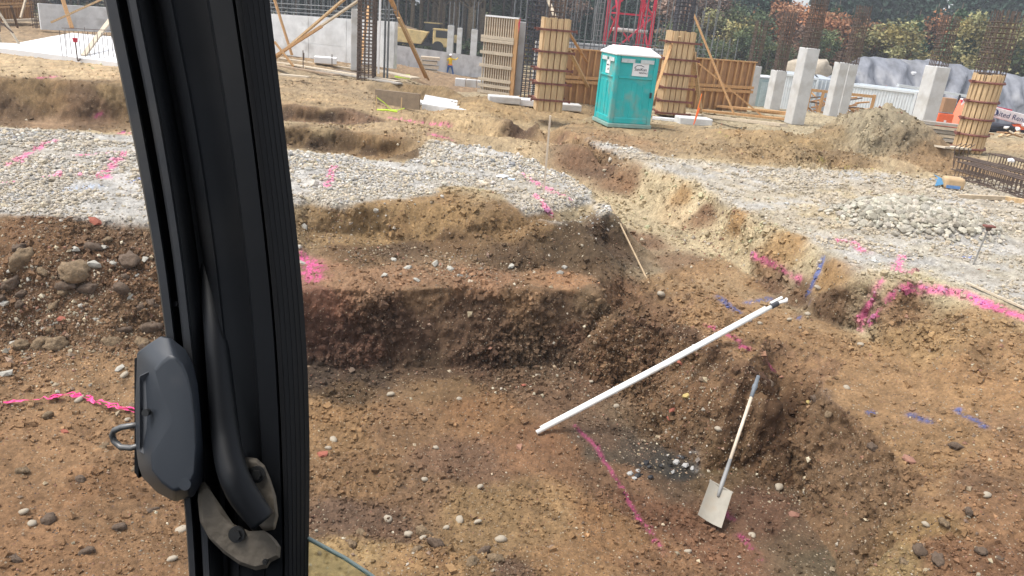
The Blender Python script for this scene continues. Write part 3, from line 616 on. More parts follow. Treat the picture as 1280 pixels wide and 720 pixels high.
o = stones_np("pebbles", pos, nn, rad, np.clip(cc, .02, .6), SMAT, sink=.3, base=OCT, jit=.3, flat=.8); tag(o, 'small pebbles and crumbs of soil strewn over the dig', kind='stuff')
# soil crumbs and clods, same earth as below them
clay = np.exp(-(np.linalg.norm(Vf - ground_px(1060, 580), axis=1) / .7) ** 2)
cd_ = (1 - GRAVEL) * (1 - .8 * clay) * np.where((Vf[:, 1] < 20) | (rub > .25), 1, .45) * (.15 + patch) * np.clip(8 / TD, .05, 1.5) ** 2.2 * (1 + 3 * rub + 1.5 * sstep(.2, .7, steep))
pos, nn, k = scatter(30000, cd_)
rad = np.clip(np.exp(RNG.normal(math.log(.010), .48, len(k))) * np.clip(TD[k] / 8, .8, 1.6), .006, .05)
o = stones_np("dirt_clods", pos, nn, rad, np.clip(colr[k] * RNG.uniform(.95, 1.3, (len(k), 1)), .015, .5), tm, sink=.35, jit=.32, flat=.9, base=CUB); tag(o, 'loose crumbs and clods of brown earth over the dig', kind='stuff')

# single stones one can pick out
def rock_mesh(name, seed, base, jit, flat):
    r = np.random.default_rng(seed); v, f = base; v = v.copy()
    s = np.array([r.uniform(.95, 1.35), r.uniform(.75, 1.0), flat])
    n_ = fbm(v * 1.0 + seed * 3.1, 1.1, 4, seed, .65)
    v = v * (1 + jit * n_)[:, None] * s
    me = bpy.data.meshes.new(name); me.from_pydata([tuple(map(float, q)) for q in v], [], [tuple(map(int, q)) for q in f]); me.update(); return me
COBBLE = [rock_mesh("stone", i, ICO1, .22, .62) for i in range(6)]
ANGULAR = [rock_mesh("broken_stone", 20 + i, ICO0, .45, .6) for i in range(5)]
CLOD = [rock_mesh("clod", 40 + i, ICO2, .42, .85) for i in range(4)]
for me in COBBLE + CLOD: me.shade_smooth()
ms_pale = mat("pale_stone", (.34, .29, .22), var=.2, scale=9); ms_grey = mat("grey_stone", (.38, .36, .31), var=.2, scale=9)
ms_tan = mat("tan_stone", (.36, .27, .17), var=.2, scale=9); ms_brown = mat("brown_stone", (.17, .11, .08), var=.25, scale=9)
ms_red = mat("red_brick", (.30, .095, .06), var=.25, scale=9); ms_clod = mat("clod_earth", (.20, .14, .082), rough=.95, var=.45, scale=2.2, bump=1.0, bscale=5); ms_clodd = mat("dark_clod_earth", (.12, .083, .057), rough=.95, var=.35, scale=3, bump=.6, bscale=9)
ms_yel = mat("yellow_clay", (.42, .32, .12), var=.2)
_mc = {}
def rock(name, px, py, r_px, me, material, label, cat, group=None, sink=.3, world=None, squash=1.0):
    p = np.asarray(world) if world is not None else ground_px(px, py); r_ = r_px * depth(p) / F
    key = (me.name, material.name)
    if key not in _mc:
        m2 = me.copy(); m2.materials.clear(); m2.materials.append(material); _mc[key] = m2
    o = bpy.data.objects.new(name, _mc[key]); COL.objects.link(o)
    o.location = Vector(p) + Vector((0, 0, r_ * .6 * (1 - 2 * sink))); o.scale = (r_, r_, r_ * squash)
    o.rotation_euler = (RNG.normal(0, .25), RNG.normal(0, .25), RNG.uniform(0, 6.28))
    return tag(o, label, cat, group)
G1 = 'loose pale cobbles on the brown soil'
for (px, py, r_) in [(485, 649, 6), (510, 669, 6), (626, 675, 8), (575, 651, 5), (558, 660, 4), (597, 653, 4.5), (417, 550, 5), (411, 561, 4), (531, 600, 4), (575, 500, 4), (488, 493, 4.5), (528, 673, 4), (672, 470, 4), (738, 478, 4), (600, 608, 4), (545, 560, 4), (826, 369, 6), (782, 438, 5), (898, 537, 5), (974, 610, 6), (1058, 485, 5), (1157, 656, 5), (1234, 620, 5), (1022, 360, 4), (612, 400, 3), (40, 655, 5), (155, 470, 5), (226, 663, 7), (100, 500, 5), (215, 700, 6), (160, 525, 4), (30, 640, 5), (1010, 393, 4), (950, 405, 4), (1075, 432, 4), (987, 400, 3), (860, 690, 4), (940, 670, 5), (770, 508, 4)]:
    rock("stone", px, py, r_, random.choice(COBBLE), ms_pale, 'pale rounded cobble lying loose on the brown soil of the dig', 'stone', G1)
G2 = 'broken grey stones in the rubble slope'
for (px, py, r_) in [(118, 333, 8), (93, 312, 6), (75, 362, 5), (57, 410, 5), (70, 405, 5), (120, 400, 5), (90, 340, 4), (150, 352, 5), (140, 330, 5), (182, 325, 5), (35, 350, 4), (12, 340, 4), (10, 468, 8), (5, 380, 5), (165, 372, 5), (102, 382, 4), (60, 355, 4), (170, 345, 4), (130, 310, 4), (148, 463, 6), (16, 430, 4), (380, 285, 5), (372, 310, 5), (378, 330, 5), (470, 265, 5), (545, 330, 5), (562, 337, 5), (575, 345, 4.5), (600, 343, 4), (510, 335, 5), (492, 325, 4), (520, 350, 4), (705, 335, 4), (700, 342, 4), (640, 333, 4), (480, 345, 4)]:
    rock("broken_stone", px, py, r_, random.choice(ANGULAR), ms_grey, 'angular grey stone lying in the rubble below a gravel pad edge', 'stone', G2)
G3 = 'clods of earth on the left rubble slope'
rock("clod", 27, 325, 13, CLOD[3], ms_clod, 'large tan clod of earth at the left end of the rubble slope', 'clod', G3, .2)
rock("clod", 95, 343, 14, CLOD[1], ms_clod, 'largest rounded tan clod in the middle of the rubble slope', 'clod', G3, .2)
rock("clod", 160, 330, 11, CLOD[2], ms_clodd, 'dark brown clod near the black door post on the rubble slope', 'clod', G3, .2)
for i in range(26):
    px, py = RNG.uniform(0, 200), RNG.uniform(300, 440)
    rock("clod", px, py, RNG.uniform(5, 10), random.choice(CLOD), random.choice((ms_clod, ms_clodd)), 'small brown clod of earth on the rubble slope below the left gravel pad', 'clod', 'small clods on the left rubble slope', .3)
for (px, py, r_) in [(180, 565, 6), (170, 590, 6), (130, 560, 5), (60, 520, 5), (165, 510, 6), (100, 600, 5), (60, 650, 7), (30, 590, 6), (150, 660, 6), (110, 690, 7), (210, 560, 5), (20, 700, 6), (190, 640, 6), (530, 668, 9), (545, 680, 8), (520, 690, 7), (450, 668, 6), (440, 680, 6), (605, 690, 7), (620, 700, 8), (590, 705, 7), (1195, 560, 6), (1180, 655, 6), (1210, 640, 5), (1150, 690, 7), (1170, 700, 7), (1130, 705, 6), (1225, 690, 6), (1250, 700, 6), (1020, 500, 5), (1035, 520, 5), (960, 480, 5), (1090, 560, 5)]:
    rock("clod", px, py, r_, random.choice(CLOD), random.choice((ms_clod, ms_clodd)), 'brown clod of earth lying loose on the floor or rim of the dig', 'clod', 'loose clods about the dig', .3)
for (px, py, r_, l, g) in [(850, 453, 5, 'small red brick fragment stuck in the pit wall under the long white pipe', None), (840, 513, 4, 'chip of red brick in the pit wall left of the shovel', None), (993, 645, 7, 'reddish brown stone on the pit floor right of the shovel blade', None), (75, 400, 7, 'flat broken red brick lying on the left rubble slope', None),
     (120, 277, 7, 'red lump of brick at the front edge of the left gravel pad', None), (404, 569, 7, 'dark red square brick fragment on the pit floor beside the door post', None), (655, 482, 4, 'small red chip on the pit floor near the foot of the dark wall', None), (80, 540, 5, 'red brick chip on the soil under the pink ribbon', None),
     (1135, 577, 8, 'rough reddish stone on the rim at the right of the pit', None), (130, 570, 0, None, None), (836, 524, 3, 'smallest orange brick chip in the pit wall above the ashes', None), (1000, 560, 0, None, None)]:
    if r_: rock("brick_fragment", px, py, r_, random.choice(ANGULAR), ms_red if 'red' in l and 'reddish' not in l or 'orange' in l else mat("reddish_stone", (.26, .13, .09)), l, 'stone' if 'stone' in l else 'brick', g, .3, squash=.8)
rock("clay_lump", 857, 496, 5, ANGULAR[2], ms_yel, 'yellow lump of clay in the pit wall between pipe and shovel', 'clay lump')
rock("clay_lump", 1010, 503, 0.1 + 3, ANGULAR[1], ms_yel, 'small yellow lump under the rim corner right of the shovel', 'clay lump')
# burnt patch: pale ashy stones
msash = mat("ash_stone", (.36, .35, .33), var=.25)
for (px, py, r_) in [(845, 578, 5), (856, 583, 5), (835, 572, 3), (850, 572, 3), (865, 586, 3), (787, 592, 4), (797, 590, 4), (793, 598, 3), (862, 565, 3), (842, 590, 3)]:
    rock("ashy_stone", px, py, r_, random.choice(ANGULAR), msash, 'pale ash covered stone in the black burnt patch on the pit floor', 'stone', 'ashy stones in the burnt patch')
for i in range(10):
    rock("charcoal", RNG.uniform(795, 868), RNG.uniform(562, 600), RNG.uniform(2, 4.5), random.choice(ANGULAR), mat("charcoal", (.02, .02, .022), rough=.6), 'lump of black charcoal in the burnt patch on the pit floor', 'charcoal', 'charcoal in the burnt patch', .3)

# ------------------------------------------------------------------ site materials
m_conc = mat("cast_concrete", (.64, .65, .65), var=.2, scale=1.2, bump=.15, bscale=12, dirt=((.25, .24, .22), .35, 1.1))
m_concw = mat("pale_concrete", (.56, .56, .55), var=.12, scale=2, bump=.15, bscale=14, dirt=((.36, .33, .28), .5, 1.6))
m_slab = mat("white_slab", (.72, .72, .72), var=.06, scale=.8)
m_ply = mat("formwork_plywood", (.42, .24, .12), var=.25, scale=3, stripes=(6, 6, .5), dirt=((.20, .12, .07), .3, 1.5))
m_stud = mat("raw_timber", (.54, .38, .21), var=.35, scale=5, stripes=(5, 5, .5))
m_stud2 = mat("orange_timber", (.50, .29, .13), var=.28, scale=5, stripes=(5, 5, .5))
m_pale = mat("weathered_board", (.52, .44, .33), var=.25, scale=4, stripes=(1, 4, 4))
m_rebar = mat("rusty_rebar", (.10, .07, .055), rough=.8, var=.4, scale=4)
m_rebarg = mat("grey_rebar", (.16, .17, .175), rough=.6, var=.3, scale=3)
m_clamp = mat("rusty_clamp_steel", (.17, .06, .045), rough=.7, var=.35, scale=5)
m_teal = mat("teal_plastic", (.015, .42, .42), rough=.5, var=.10, scale=2, dirt=((.30, .30, .24), .42, 2.2))
m_white = mat("white_plastic", (.80, .80, .80), rough=.5, var=.04)
m_dark = mat("dark_plastic", (.03, .03, .035), rough=.5)
m_red = mat("red_steel_paint", (.50, .025, .06), rough=.5, var=.15, scale=2)
m_yel = mat("faded_yellow_paint", (.62, .46, .20), rough=.6, var=.18, scale=2, dirt=((.25, .19, .12), .4, 1.5))
m_tyre = mat("tyre_rubber", (.03, .03, .03), rough=.9)
m_glassd = mat("dark_glass", (.03, .035, .04), rough=.15)
m_cont = mat("container_white", (.60, .64, .66), rough=.55, var=.08, scale=1.2, dirt=((.35, .33, .3), .2, 1.3))
m_contg = mat("container_grey_end", (.42, .46, .50), rough=.55, var=.1)
m_tarp = mat("grey_tarpaulin", (.165, .172, .195), rough=.5, var=.45, scale=.5, stripes=(3, 1, .35), bump=.3, bscale=2)
m_orange = mat("orange_machine_paint", (.75, .13, .04), rough=.5, var=.12)
m_card = mat("cardboard", (.36, .21, .12), var=.12)
m_green = mat("lime_plastic", (.5, .7, .05), rough=.6)
m_black = mat("black_print", (.02, .02, .03), rough=.7)

def GB(px, py, dz=0.0):
    p = np.array(ground_px(px, py), float); p[2] += dz; return p
def text(body, p, size, rz, parent, material, name="lettering", tilt=math.pi / 2, extr=.002, align='CENTER'):
    cu = bpy.data.curves.new(name, 'FONT'); cu.body = body; cu.size = size; cu.extrude = extr; cu.align_x = align; cu.align_y = 'CENTER'; cu.resolution_u = 2
    cu.materials.append(material); o = bpy.data.objects.new(name, cu); COL.objects.link(o); me = bpy.data.meshes.new_from_object(o); bpy.data.objects.remove(o); o = bpy.data.objects.new(name, me); COL.objects.link(o); o.location = p; o.rotation_euler = (tilt, 0, rz); o.parent = parent; return o

def rebar_cage(base, h, w, label, nbar=3, tie=.16, r=.016, material=None, group=None, splay=0, wtop=None, square=True, spiral=False):
    t = thing("rebar_cage", label, "rebar cage", base, group); m_ = material or m_rebar; b = MB(); wt = wtop or w
    pts = []
    if square:
        g = np.linspace(-.5, .5, nbar)
        pts = [(x, y) for x in g for y in g if abs(x) > .49 or abs(y) > .49]
    else:
        pts = [(.5 * math.cos(a), .5 * math.sin(a)) for a in np.linspace(0, 2 * math.pi, nbar * 3, endpoint=False)]
    for x, y in pts: b.tube([(x * w, y * w, 0), (x * wt + RNG.normal(0, .01), y * wt + RNG.normal(0, .01), h * RNG.uniform(.97, 1.0))], r, 4, False)
    b.build("vertical_bars", m_, t)["kind"] = "stuff"
    c = MB(); z = .08
    while z < h - .25:
        k = w + (wt - w) * z / h + .02
        if square:
            q = [(-.5, -.5), (.5, -.5), (.5, .5), (-.5, .5), (-.5, -.5)]
        else:
            q = [(.5 * math.cos(a), .5 * math.sin(a)) for a in np.linspace(0, 2 * math.pi, 11)]
        c.tube([(x * k, y * k, z + RNG.normal(0, .006)) for x, y in q], r * .8, 4, False); z += tie
    if c.v: c.build("ties", m_, t)["kind"] = "stuff"
    return t

def column(px, py, ytop, wpx, label, group=None, material=None, base=None, cham=.03, rz=0, aspect=1.0):
    p = GB(px, py, -.05) if base is None else np.asarray(base, float); h = HT(p, ytop); w = wpx * depth(p) / F * .84
    t = thing("concrete_column", label, "column", p, group, rz)
    MB().box((0, 0, h / 2), (w, w * aspect, h)).build("shaft", material or m_concw, t, bevel=cham)
    return t, p + np.array([0, 0, h]), w
def formed_column(px, py, ytop, wpx, label, zc, round_=False, rz=0.2, base=None):
    """column mould of upright boards held by steel clamps"""
    p = GB(px, py, -.05) if base is None else base; h = HT(p, ytop); w = wpx * depth(p) / F * (.82 if not round_ else 1)
    t = thing("column_formwork", label, "formwork", p, None, rz)
    if round_:
        n = 18; pl = MB().box((0, 0, h / 2), (w / n * 2.6, .06, h)).build("plank", m_stud, t, bevel=.008)
        for i in range(n):
            a = 2 * math.pi * i / n; o = pl if i == 0 else copy_part(pl, t)
            o.location = (w / 2 * math.sin(a), -w / 2 * math.cos(a), RNG.uniform(-.03, .03)); o.rotation_euler = (0, 0, a)
    else:
        k = 4; pl = None
        MB().box((0, 0, h / 2 - .03), (w - .03, w - .03, h - .1)).build("plywood_core", m_ply, t)
        for s in range(4):
            for i in range(k):
                if pl is None: pl = MB().box((0, 0, h / 2), (w / k * .84, .06, h)).build("plank", m_stud, t, bevel=.006)
                o = pl if (s == 0 and i == 0) else copy_part(pl, t)
                a = s * math.pi / 2; u = (i - (k - 1) / 2) * w / k
                o.location = (u * math.cos(a) + (w / 2 + .01) * math.sin(a), u * math.sin(a) - (w / 2 + .01) * math.cos(a), RNG.uniform(-.02, .02)); o.rotation_euler = (0, 0, a)
    for z in zc:
        zz = z * h; b = MB(); g = w / 2 + .075; e = .16
        if round_:
            b.tube([(g * math.cos(a), g * math.sin(a), zz) for a in np.linspace(0, 2 * math.pi, 17)], .035, 6, False)
            b.box((g + .05, -.02, zz), (.14, .1, .09)); b.box((-g - .05, -.02, zz), (.14, .1, .09))
        else:
            for s in (-1, 1):
                b.box((0, s * g, zz), (2 * g + e * 2, .05, .06)); b.box((s * g, 0, zz + .002), (.05, 2 * g - .06, .055))
            b.box((g + e, -g, zz), (.05, .09, .10)); b.box((-g - e, -g, zz), (.05, .09, .10))
        b.build("clamp", m_clamp, t)
    return t, p, h, w
def brace(a, b_, w, label, name="timber_brace", material=None, h=None, cat="brace", group=None):
    """a propped timber from point a to point b_"""
    a = np.asarray(a, float); b_ = np.asarray(b_, float); t = MB().bar(a - a, b_ - a, w, h or w * .5).build(name, material or m_stud)
    t.location = a; return tag(t, label, cat, group)
def air(px, py, d): return PD(px, py, d)

# ------------------------------------------------------------------ left background
# timber formed wall with studs, far left
def stud_wall(name, label, A, B, h, mstud, mply, spacing=.35, walers=(.35, .7), thick=.1, sw=.07, cat="formwork", rails=True, topz=None):
    A = np.asarray(A, float); B = np.asarray(B, float); L_ = math.hypot(*(B - A)[:2]); rz = math.atan2(B[1] - A[1], B[0] - A[0])
    t = thing(name, label, cat, A, None, rz)
    sl = (B[2] - A[2]) / L_
    MB().add([(0, .04, 0), (L_, .04, sl * L_), (L_, .04, sl * L_ + h), (0, .04, h), (0, .07, 0), (L_, .07, sl * L_), (L_, .07, sl * L_ + h), (0, .07, h)], [(0, 1, 2, 3), (7, 6, 5, 4), (0, 4, 5, 1), (1, 5, 6, 2), (2, 6, 7, 3), (3, 7, 4, 0)]).build("plywood_sheet", mply, t)
    st = MB().box((0, -.02, h / 2), (sw, thick, h)).build("stud", mstud, t)
    n = int(L_ / spacing)
    for i in range(n + 1):
        o = st if i == 0 else copy_part(st, t); x = min(i * spacing + RNG.normal(0, .03), L_); o.location = (x, 0, sl * x + RNG.uniform(-.04, .02)); o.scale = (RNG.uniform(.75, 1.2), 1, 1)
    for z in walers:
        for dz in (0, .17):
            MB().bar((0, -.12, z * h + dz), (L_, -.12, z * h + dz + sl * L_), .06, .12).build("waler", mstud, t)
    if rails: MB().bar((0, 0, h + .02), (L_, 0, h + .02 + sl * L_), .16, .05).build("top_plate", mstud, t)
    return t
A = P(-30, 30, -.2); B = P(42, 24, -.2)
stud_wall("timber_formwork_wall", "orange timber formwork wall with upright studs behind the white slab", A, B, 2.6, m_stud2, m_ply, .45, (.32,))
b0 = P(53, 36, -.1); rebar_cage(b0, 3.4, .62, "dark square rebar cage standing beside the left timber formwork wall", 4, .15, .02)
b0 = P(16, 24, -.1)
t = MB().bar((0, 0, 0), P(66, 21, 0) - P(8, 23, 0), .35, .12).build("footing_board", m_pale); t.location = P(8, 26, 0); tag(t, "long pale board lying at the foot of the orange formwork wall", "board")
# slab with its upstand
sl = [P(-90, 62, .12), P(30, 44, .12), P(62, 49, .12), P(90, 43, .12), P(178, 50, .12), P(182, 83, .12), P(60, 68, .12), P(-90, 53 + 3, .12)]
sl = [P(-90, 50, .1), P(20, 54, .1), P(62, 46, .1), P(90, 41, .1), P(230, 54, .1), P(236, 86, .1), P(146, 78, .1), P(0, 60, .1), P(-90, 52, .1)]
t = thing("concrete_slab", "bright white new concrete slab in front of the far left wall", "slab", (0, 0, 0)); MB().prism([q - np.array([0, 0, .5]) for q in sl], (0, 0, .5)).build("slab_body", m_slab, t)
# starter bars on the slab
t = thing("starter_bars", "row of thin rusty starter bars standing up from the white slab", "rebar"); b = MB()
for i, x in enumerate(np.linspace(78, 200, 22)):
    q = P(x, 69 + (x - 78) * .04 + RNG.uniform(-3, 3), .1); b.tube([q, q + np.array([0, 0, HT(q, 38 + (x - 78) * .05)])], .013, 4, False)
for x, y in [(84, 60), (95, 64), (108, 58), (120, 62), (132, 59)]:
    q = P(x, y, .1); b.tube([q, q + np.array([0, 0, HT(q, y - 24)])], .011, 4, False)
q0 = P(80, 60, .1); q1 = P(200, 64, .1); b.tube([q0 + [0, 0, .75], q1 + [0, 0, .75]], .012, 4, False)
b.build("bars", m_rebar, t)["kind"] = "stuff"
q = P(97, 76, .05); t = thing("marker_pin", "thin steel pin with a red cap standing in front of the white slab", "marker pin", q); h = HT(q, 52)
MB().tube([(0, 0, 0), (0, 0, h)], .02, 6).build("pin", m_rebar, t); MB().tube([(0, 0, h - .02), (0, 0, h + .12)], [.07, .09], 8).build("cap", m_red, t)
# left far concrete wall
A = P(55, 39, -.15); B = P(178, 42, -.15); B = A + (B - A)
def conc_wall(label, A, B, h, thick=.25, joints=(.33, .66), lift=.55, hB=None, name="concrete_wall"):
    A = np.asarray(A, float); B = np.asarray(B, float); L_ = math.hypot(*(B - A)[:2]); rz = math.atan2(B[1] - A[1], B[0] - A[0]); t = thing(name, label, "wall", A, None, rz); hB = hB or h
    dz = B[2] - A[2]; xs = [0] + [j * L_ for j in joints] + [L_]
    for x0, x1 in zip(xs[:-1], xs[1:]):       # cast panels between recessed joints, two lifts
        for (u0, u1) in ((0, lift), (lift, 1)):
            def pt(x, u, y): f = x / L_; return (x, y, dz * f + (h + (hB - h) * f) * u)
            g = .012; e = .006 / max(h, .1)
            MB().add([pt(x0 + g, u0 + e, 0), pt(x1 - g, u0 + e, 0), pt(x1 - g, u1 - e, 0), pt(x0 + g, u1 - e, 0), pt(x0 + g, u0 + e, thick), pt(x1 - g, u0 + e, thick), pt(x1 - g, u1 - e, thick), pt(x0 + g, u1 - e, thick)],
                     [(0, 1, 2, 3), (7, 6, 5, 4), (0, 4, 5, 1), (1, 5, 6, 2), (2, 6, 7, 3), (3, 7, 4, 0)]).build("panel", m_conc, t)
    MB().add([(0, .02, 0), (L_, .02, dz), (L_, .02, dz + hB - .03), (0, .02, h - .03), (0, thick - .02, 0), (L_, thick - .02, dz), (L_, thick - .02, dz + hB - .03), (0, thick - .02, h - .03)], [(0, 1, 2, 3), (7, 6, 5, 4), (0, 4, 5, 1), (1, 5, 6, 2), (2, 6, 7, 3), (3, 7, 4, 0)]).build("core", m_conc, t)
    return t
A = P(52, 37, -.1); B = P(215, 44, -.1); conc_wall("grey concrete wall far left behind the white slab", A, B, HT(A, 4), .25, (.25, .5, .75), .5, HT(B, 14))
# braces
brace(air(64, 28, 38), air(132, -3, 38), .16, "dark ended long timber brace slanting up behind the slab")
brace(air(90, 35, 39), air(76, -8, 39), .18, "upright leaning orange timber in front of the far left wall", material=m_stud2)
brace(P(104, 70, .1), air(146, 14, 33), .17, "doubled pale timber brace rising from the white slab to the post", material=m_pale)
brace(P(98, 76, .1), P(98, 76, .1) + (air(110, 62, 33) - P(98, 76, .1)) * 1.0, .05, "thin dark rod under the doubled timber brace", "steel_rod", m_rebar, .05, "rod")
brace(P(22, 34, .0), air(14, 8, 36), .1, "dark leaning steel prop in front of the orange formwork wall", "steel_prop", m_rebar, .1, "prop")
brace(air(26, 22, 40), air(33, -4, 40), .14, "pale brace leaning on the orange formwork wall", material=m_pale)
# tripod level at the left edge
p0 = P(6, 57, .0); t = thing("survey_tripod", "pale survey tripod with splayed legs at the far left edge", "tripod", p0); top = np.array([-.3, .1, HT(p0, 8)])
for a in (.3, 2.4, 4.5): MB().bar((.55 * math.cos(a), .55 * math.sin(a), 0), top + np.array([.06 * math.cos(a), .06 * math.sin(a), 0]), .09, .05).build("leg", m_pale, t)
MB().tube([top, top + [0, 0, .12]], .12, 8).build("head", m_dark, t)
for a in (.3, 2.4): MB().bar((.36 * math.cos(a), .36 * math.sin(a), .5), (-.12, .05, .9), .04, .04).build("strut", m_rebar, t)

# ------------------------------------------------------------------ middle background
A = P(325, 65, -.1); B = P(492, 86, -.1)
dA = depth(A); conc_wall("tall pale grey concrete wall left of the white column, rebar along its top", A, B, HT(A, 16), .3, (.08, .38, .66), .36, HT(B, 27))
wallA, wallB, hA_, hB_ = A, B, HT(A, 16), HT(B, 27)
t = thing("wall_starter_bars", "dense row of rebar standing on the tall concrete wall", "rebar"); b = MB()
for i in range(46):
    f = i / 45; q = A + (B - A) * f + np.array([RNG.normal(0, .03), .15 + .2 * (i % 2), 0]); q[2] += hA_ + (hB_ - hA_) * f - .05
    b.tube([q, q + np.array([RNG.normal(0, .05), RNG.normal(0, .05), RNG.uniform(1.6, 3.0)])], .02, 4, False)
b.build("upright_bars", m_rebarg, t)["kind"] = "stuff"; b = MB()
for z in (.12, .3, .5):
    b.tube([A + [0, .1, hA_ + z], B + [0, .1, hB_ + z]], .02, 4, False)
b.build("long_bars", m_rebarg, t)
# wall 2, far and low
A2 = P(470, 89, -2.45); B2 = P(622, 97, -2.6); A2 = P(470, 96, -2.4)
conc_wall("low grey concrete wall behind the worker in yellow", A2, B2, HT(A2, 53), .35, (.3, .62), .5, HT(B2, 74))
# white column and cage
t_, top, w_c = column(444, 86, 11, 13, "tall white column with rebar on top left of the dark cage", base=P(444, 88, -.15), rz=.2)
rebar_cage(top, 1.6, w_c * .7, "thin rebar cluster on top of the tall white column left of the dark cage", 3, 1.2, .018, m_rebarg)
bc = P(458, 100, -.1); rebar_cage(bc, 4.2, .62, "tall dark rust rebar cage between white column and white plank", 5, .13, .02)
MBp = MB().bar((0, 0, 0), (0.02, 0, 3.9), .18, .06); o = MBp.build("white_plank", m_white); o.location = P(473, 92, -.1); tag(o, "white upright plank standing against the tall dark rebar cage", "plank")
brace(P(448, 97, -.1), air(461, 8, 34), .13, "reddish brown timber leaning between white column and rebar cage", material=m_stud2)
for i, (a_, b_2, l) in enumerate([((480, 100), (478, 8), "left thin grey steel tube beside the white plank"), ((484, 101), (491, 5), "right thin grey steel tube beside the white plank")]):
    p = P(*a_, -.1); brace(p, p + np.array([0, 0, HT(p, b_2[1])]), .07, l, "steel_tube", m_rebarg, .07, "tube")
brace(P(344, 73, 0), air(436, -6, 31), .15, "upper long pale brace crossing the tall concrete wall")
brace(P(352, 66, .1), air(452, -2, 32), .15, "lower long pale brace crossing the tall concrete wall", material=m_pale)
brace(P(341, 72, .15), air(402, 33, 32), .2, "short thick timber lying along the crossing braces", material=m_stud2)
brace(P(365, 69, .1), air(342, -4, 35), .13, "thin brown brace leaning at the left end of the tall wall", material=m_stud2)
brace(P(367, 83, .02), air(343, 52, 31), .12, "small brown timber slanting down beside the door post", material=m_stud2)
brace(P(533, 97, -.9), air(486, -6, 34), .20, "long orange timber brace slanting over the low concrete wall", material=m_stud2)
brace(P(536, 100, -.9), air(498, 22, 34.3), .12, "second thinner timber nailed along the orange brace", material=m_stud)
# boards on the bank edge
for i, (a_, b_, w, l, mm) in enumerate([((345, 78), (498, 103), .30, "long grey board at the front of the stacked planks by the tall wall", m_pale), ((350, 74), (455, 91), .35, "second long board of the stacked planks by the tall wall", m_pale), ((385, 88), (500, 108), .28, "grey board overhanging the dug bank edge", mat("grey_board", (.36, .33, .29), var=.2)),
        ((420, 92), (466, 98), .35, "dark short board on the stacked planks", mat("dark_board", (.18, .14, .11), var=.2)), ((343, 86), (420, 99), .3, "brown mud covered plank at the left end of the stack", mat("muddy_board", (.28, .20, .13), var=.3)), ((350, 100), (386, 104), .25, "pale board half buried in front of the stacked planks", m_pale), ((440, 88), (520, 103), .6, "wide pale plywood strip in front of the dark rebar cage", m_pale)]):
    p = GB(*a_, .04 + .03 * i); q = GB(*b_, .06 + .03 * i); t = MB().bar(p - p, q - p, w, .05).build("plank", mm); t.location = p; tag(t, l, "plank")
p = P(407, 79, .0); t = MB().box((0, 0, .14), (1.0, .7, .28), .25).build("foam_block", m_white, bevel=.03); t.location = p; tag(t, "flat white block on the ground in front of the tall concrete wall", "block")
for (x, y, yt, l) in [(379, 86, 63, "short steel pin left of the white block"), (415, 82, 68, "short steel pin right of the white block"), (341 + 39, 75, 66, "rusty pin with a knob by the tall wall")]:
    p = P(x, y, 0); brace(p, p + np.array([0, 0, HT(p, yt)]), .03, l, "steel_pin", m_rebar, .03, "pin")
# things in the low yard
p = P(535, 97, -2.1)
t = thing("board_stack", "stack of five pale boards near the foot of the orange brace", "board stack", p)
for i in range(5): MB().box((RNG.normal(0, .05), 0, .16 + i * .3), (1.35, .9, .2), RNG.normal(.1, .03)).build("board", m_pale, t)
p = P(506, 98, -1.9); o = MB().bar((-.8, -.5, 0), (1.0, .5, .35), .9, .06).build("leaning_board", m_concw); o.location = p; tag(o, "flat white board lying left of the board stack", "board")
p = P(503, 101, -.6); t = thing("hose_reel", "lime green and dark reel on the bank left of the board stack", "reel", p); MB().tube([(-.35, 0, .15), (.35, 0, .15)], [.16, .16], 12).build("drum", m_green, t); MB().box((0, 0, .04), (.8, .4, .08)).build("base", m_dark, t)
p = P(566, 107, -1.3); t = thing("block_row", "long low pale concrete block row on the dirt below the worker", "concrete block", p)
for i in range(4): MB().box((.42 + i * .62, i * .03, .22), (.58, .5, .42), .03).build("block", m_concw if i % 2 else m_conc, t, bevel=.02)
p = P(487, 92, -2.0); t = thing("pallet_of_stakes", "low pale crate with short stakes behind the thin steel tubes", "crate", p)
MB().box((.6, 0, .25), (1.8, .7, .5)).build("box", m_pale, t)
for i in range(7): MB().bar((-.2 + i * .27, -.4, .1), (-.2 + i * .27, -.4, .75), .06, .05).build("stake", m_pale, t)
p = P(479, 88, -2.0); o = rock("wrapped_bundle", 485, 90, 9, COBBLE[2], m_white, "white wrapped bundle in front of the low concrete wall", "bundle", world=p)
p = P(509, 57, -2.3); t = thing("traffic_cone", "small orange traffic cone on top of the low wall's ground", "cone", p); MB().tube([(0, 0, .0), (0, 0, .75)], [.2, .04], 10).build("cone_body", m_orange, t); MB().box((0, 0, .02), (.5, .5, .05)).build("base", m_orange, t)
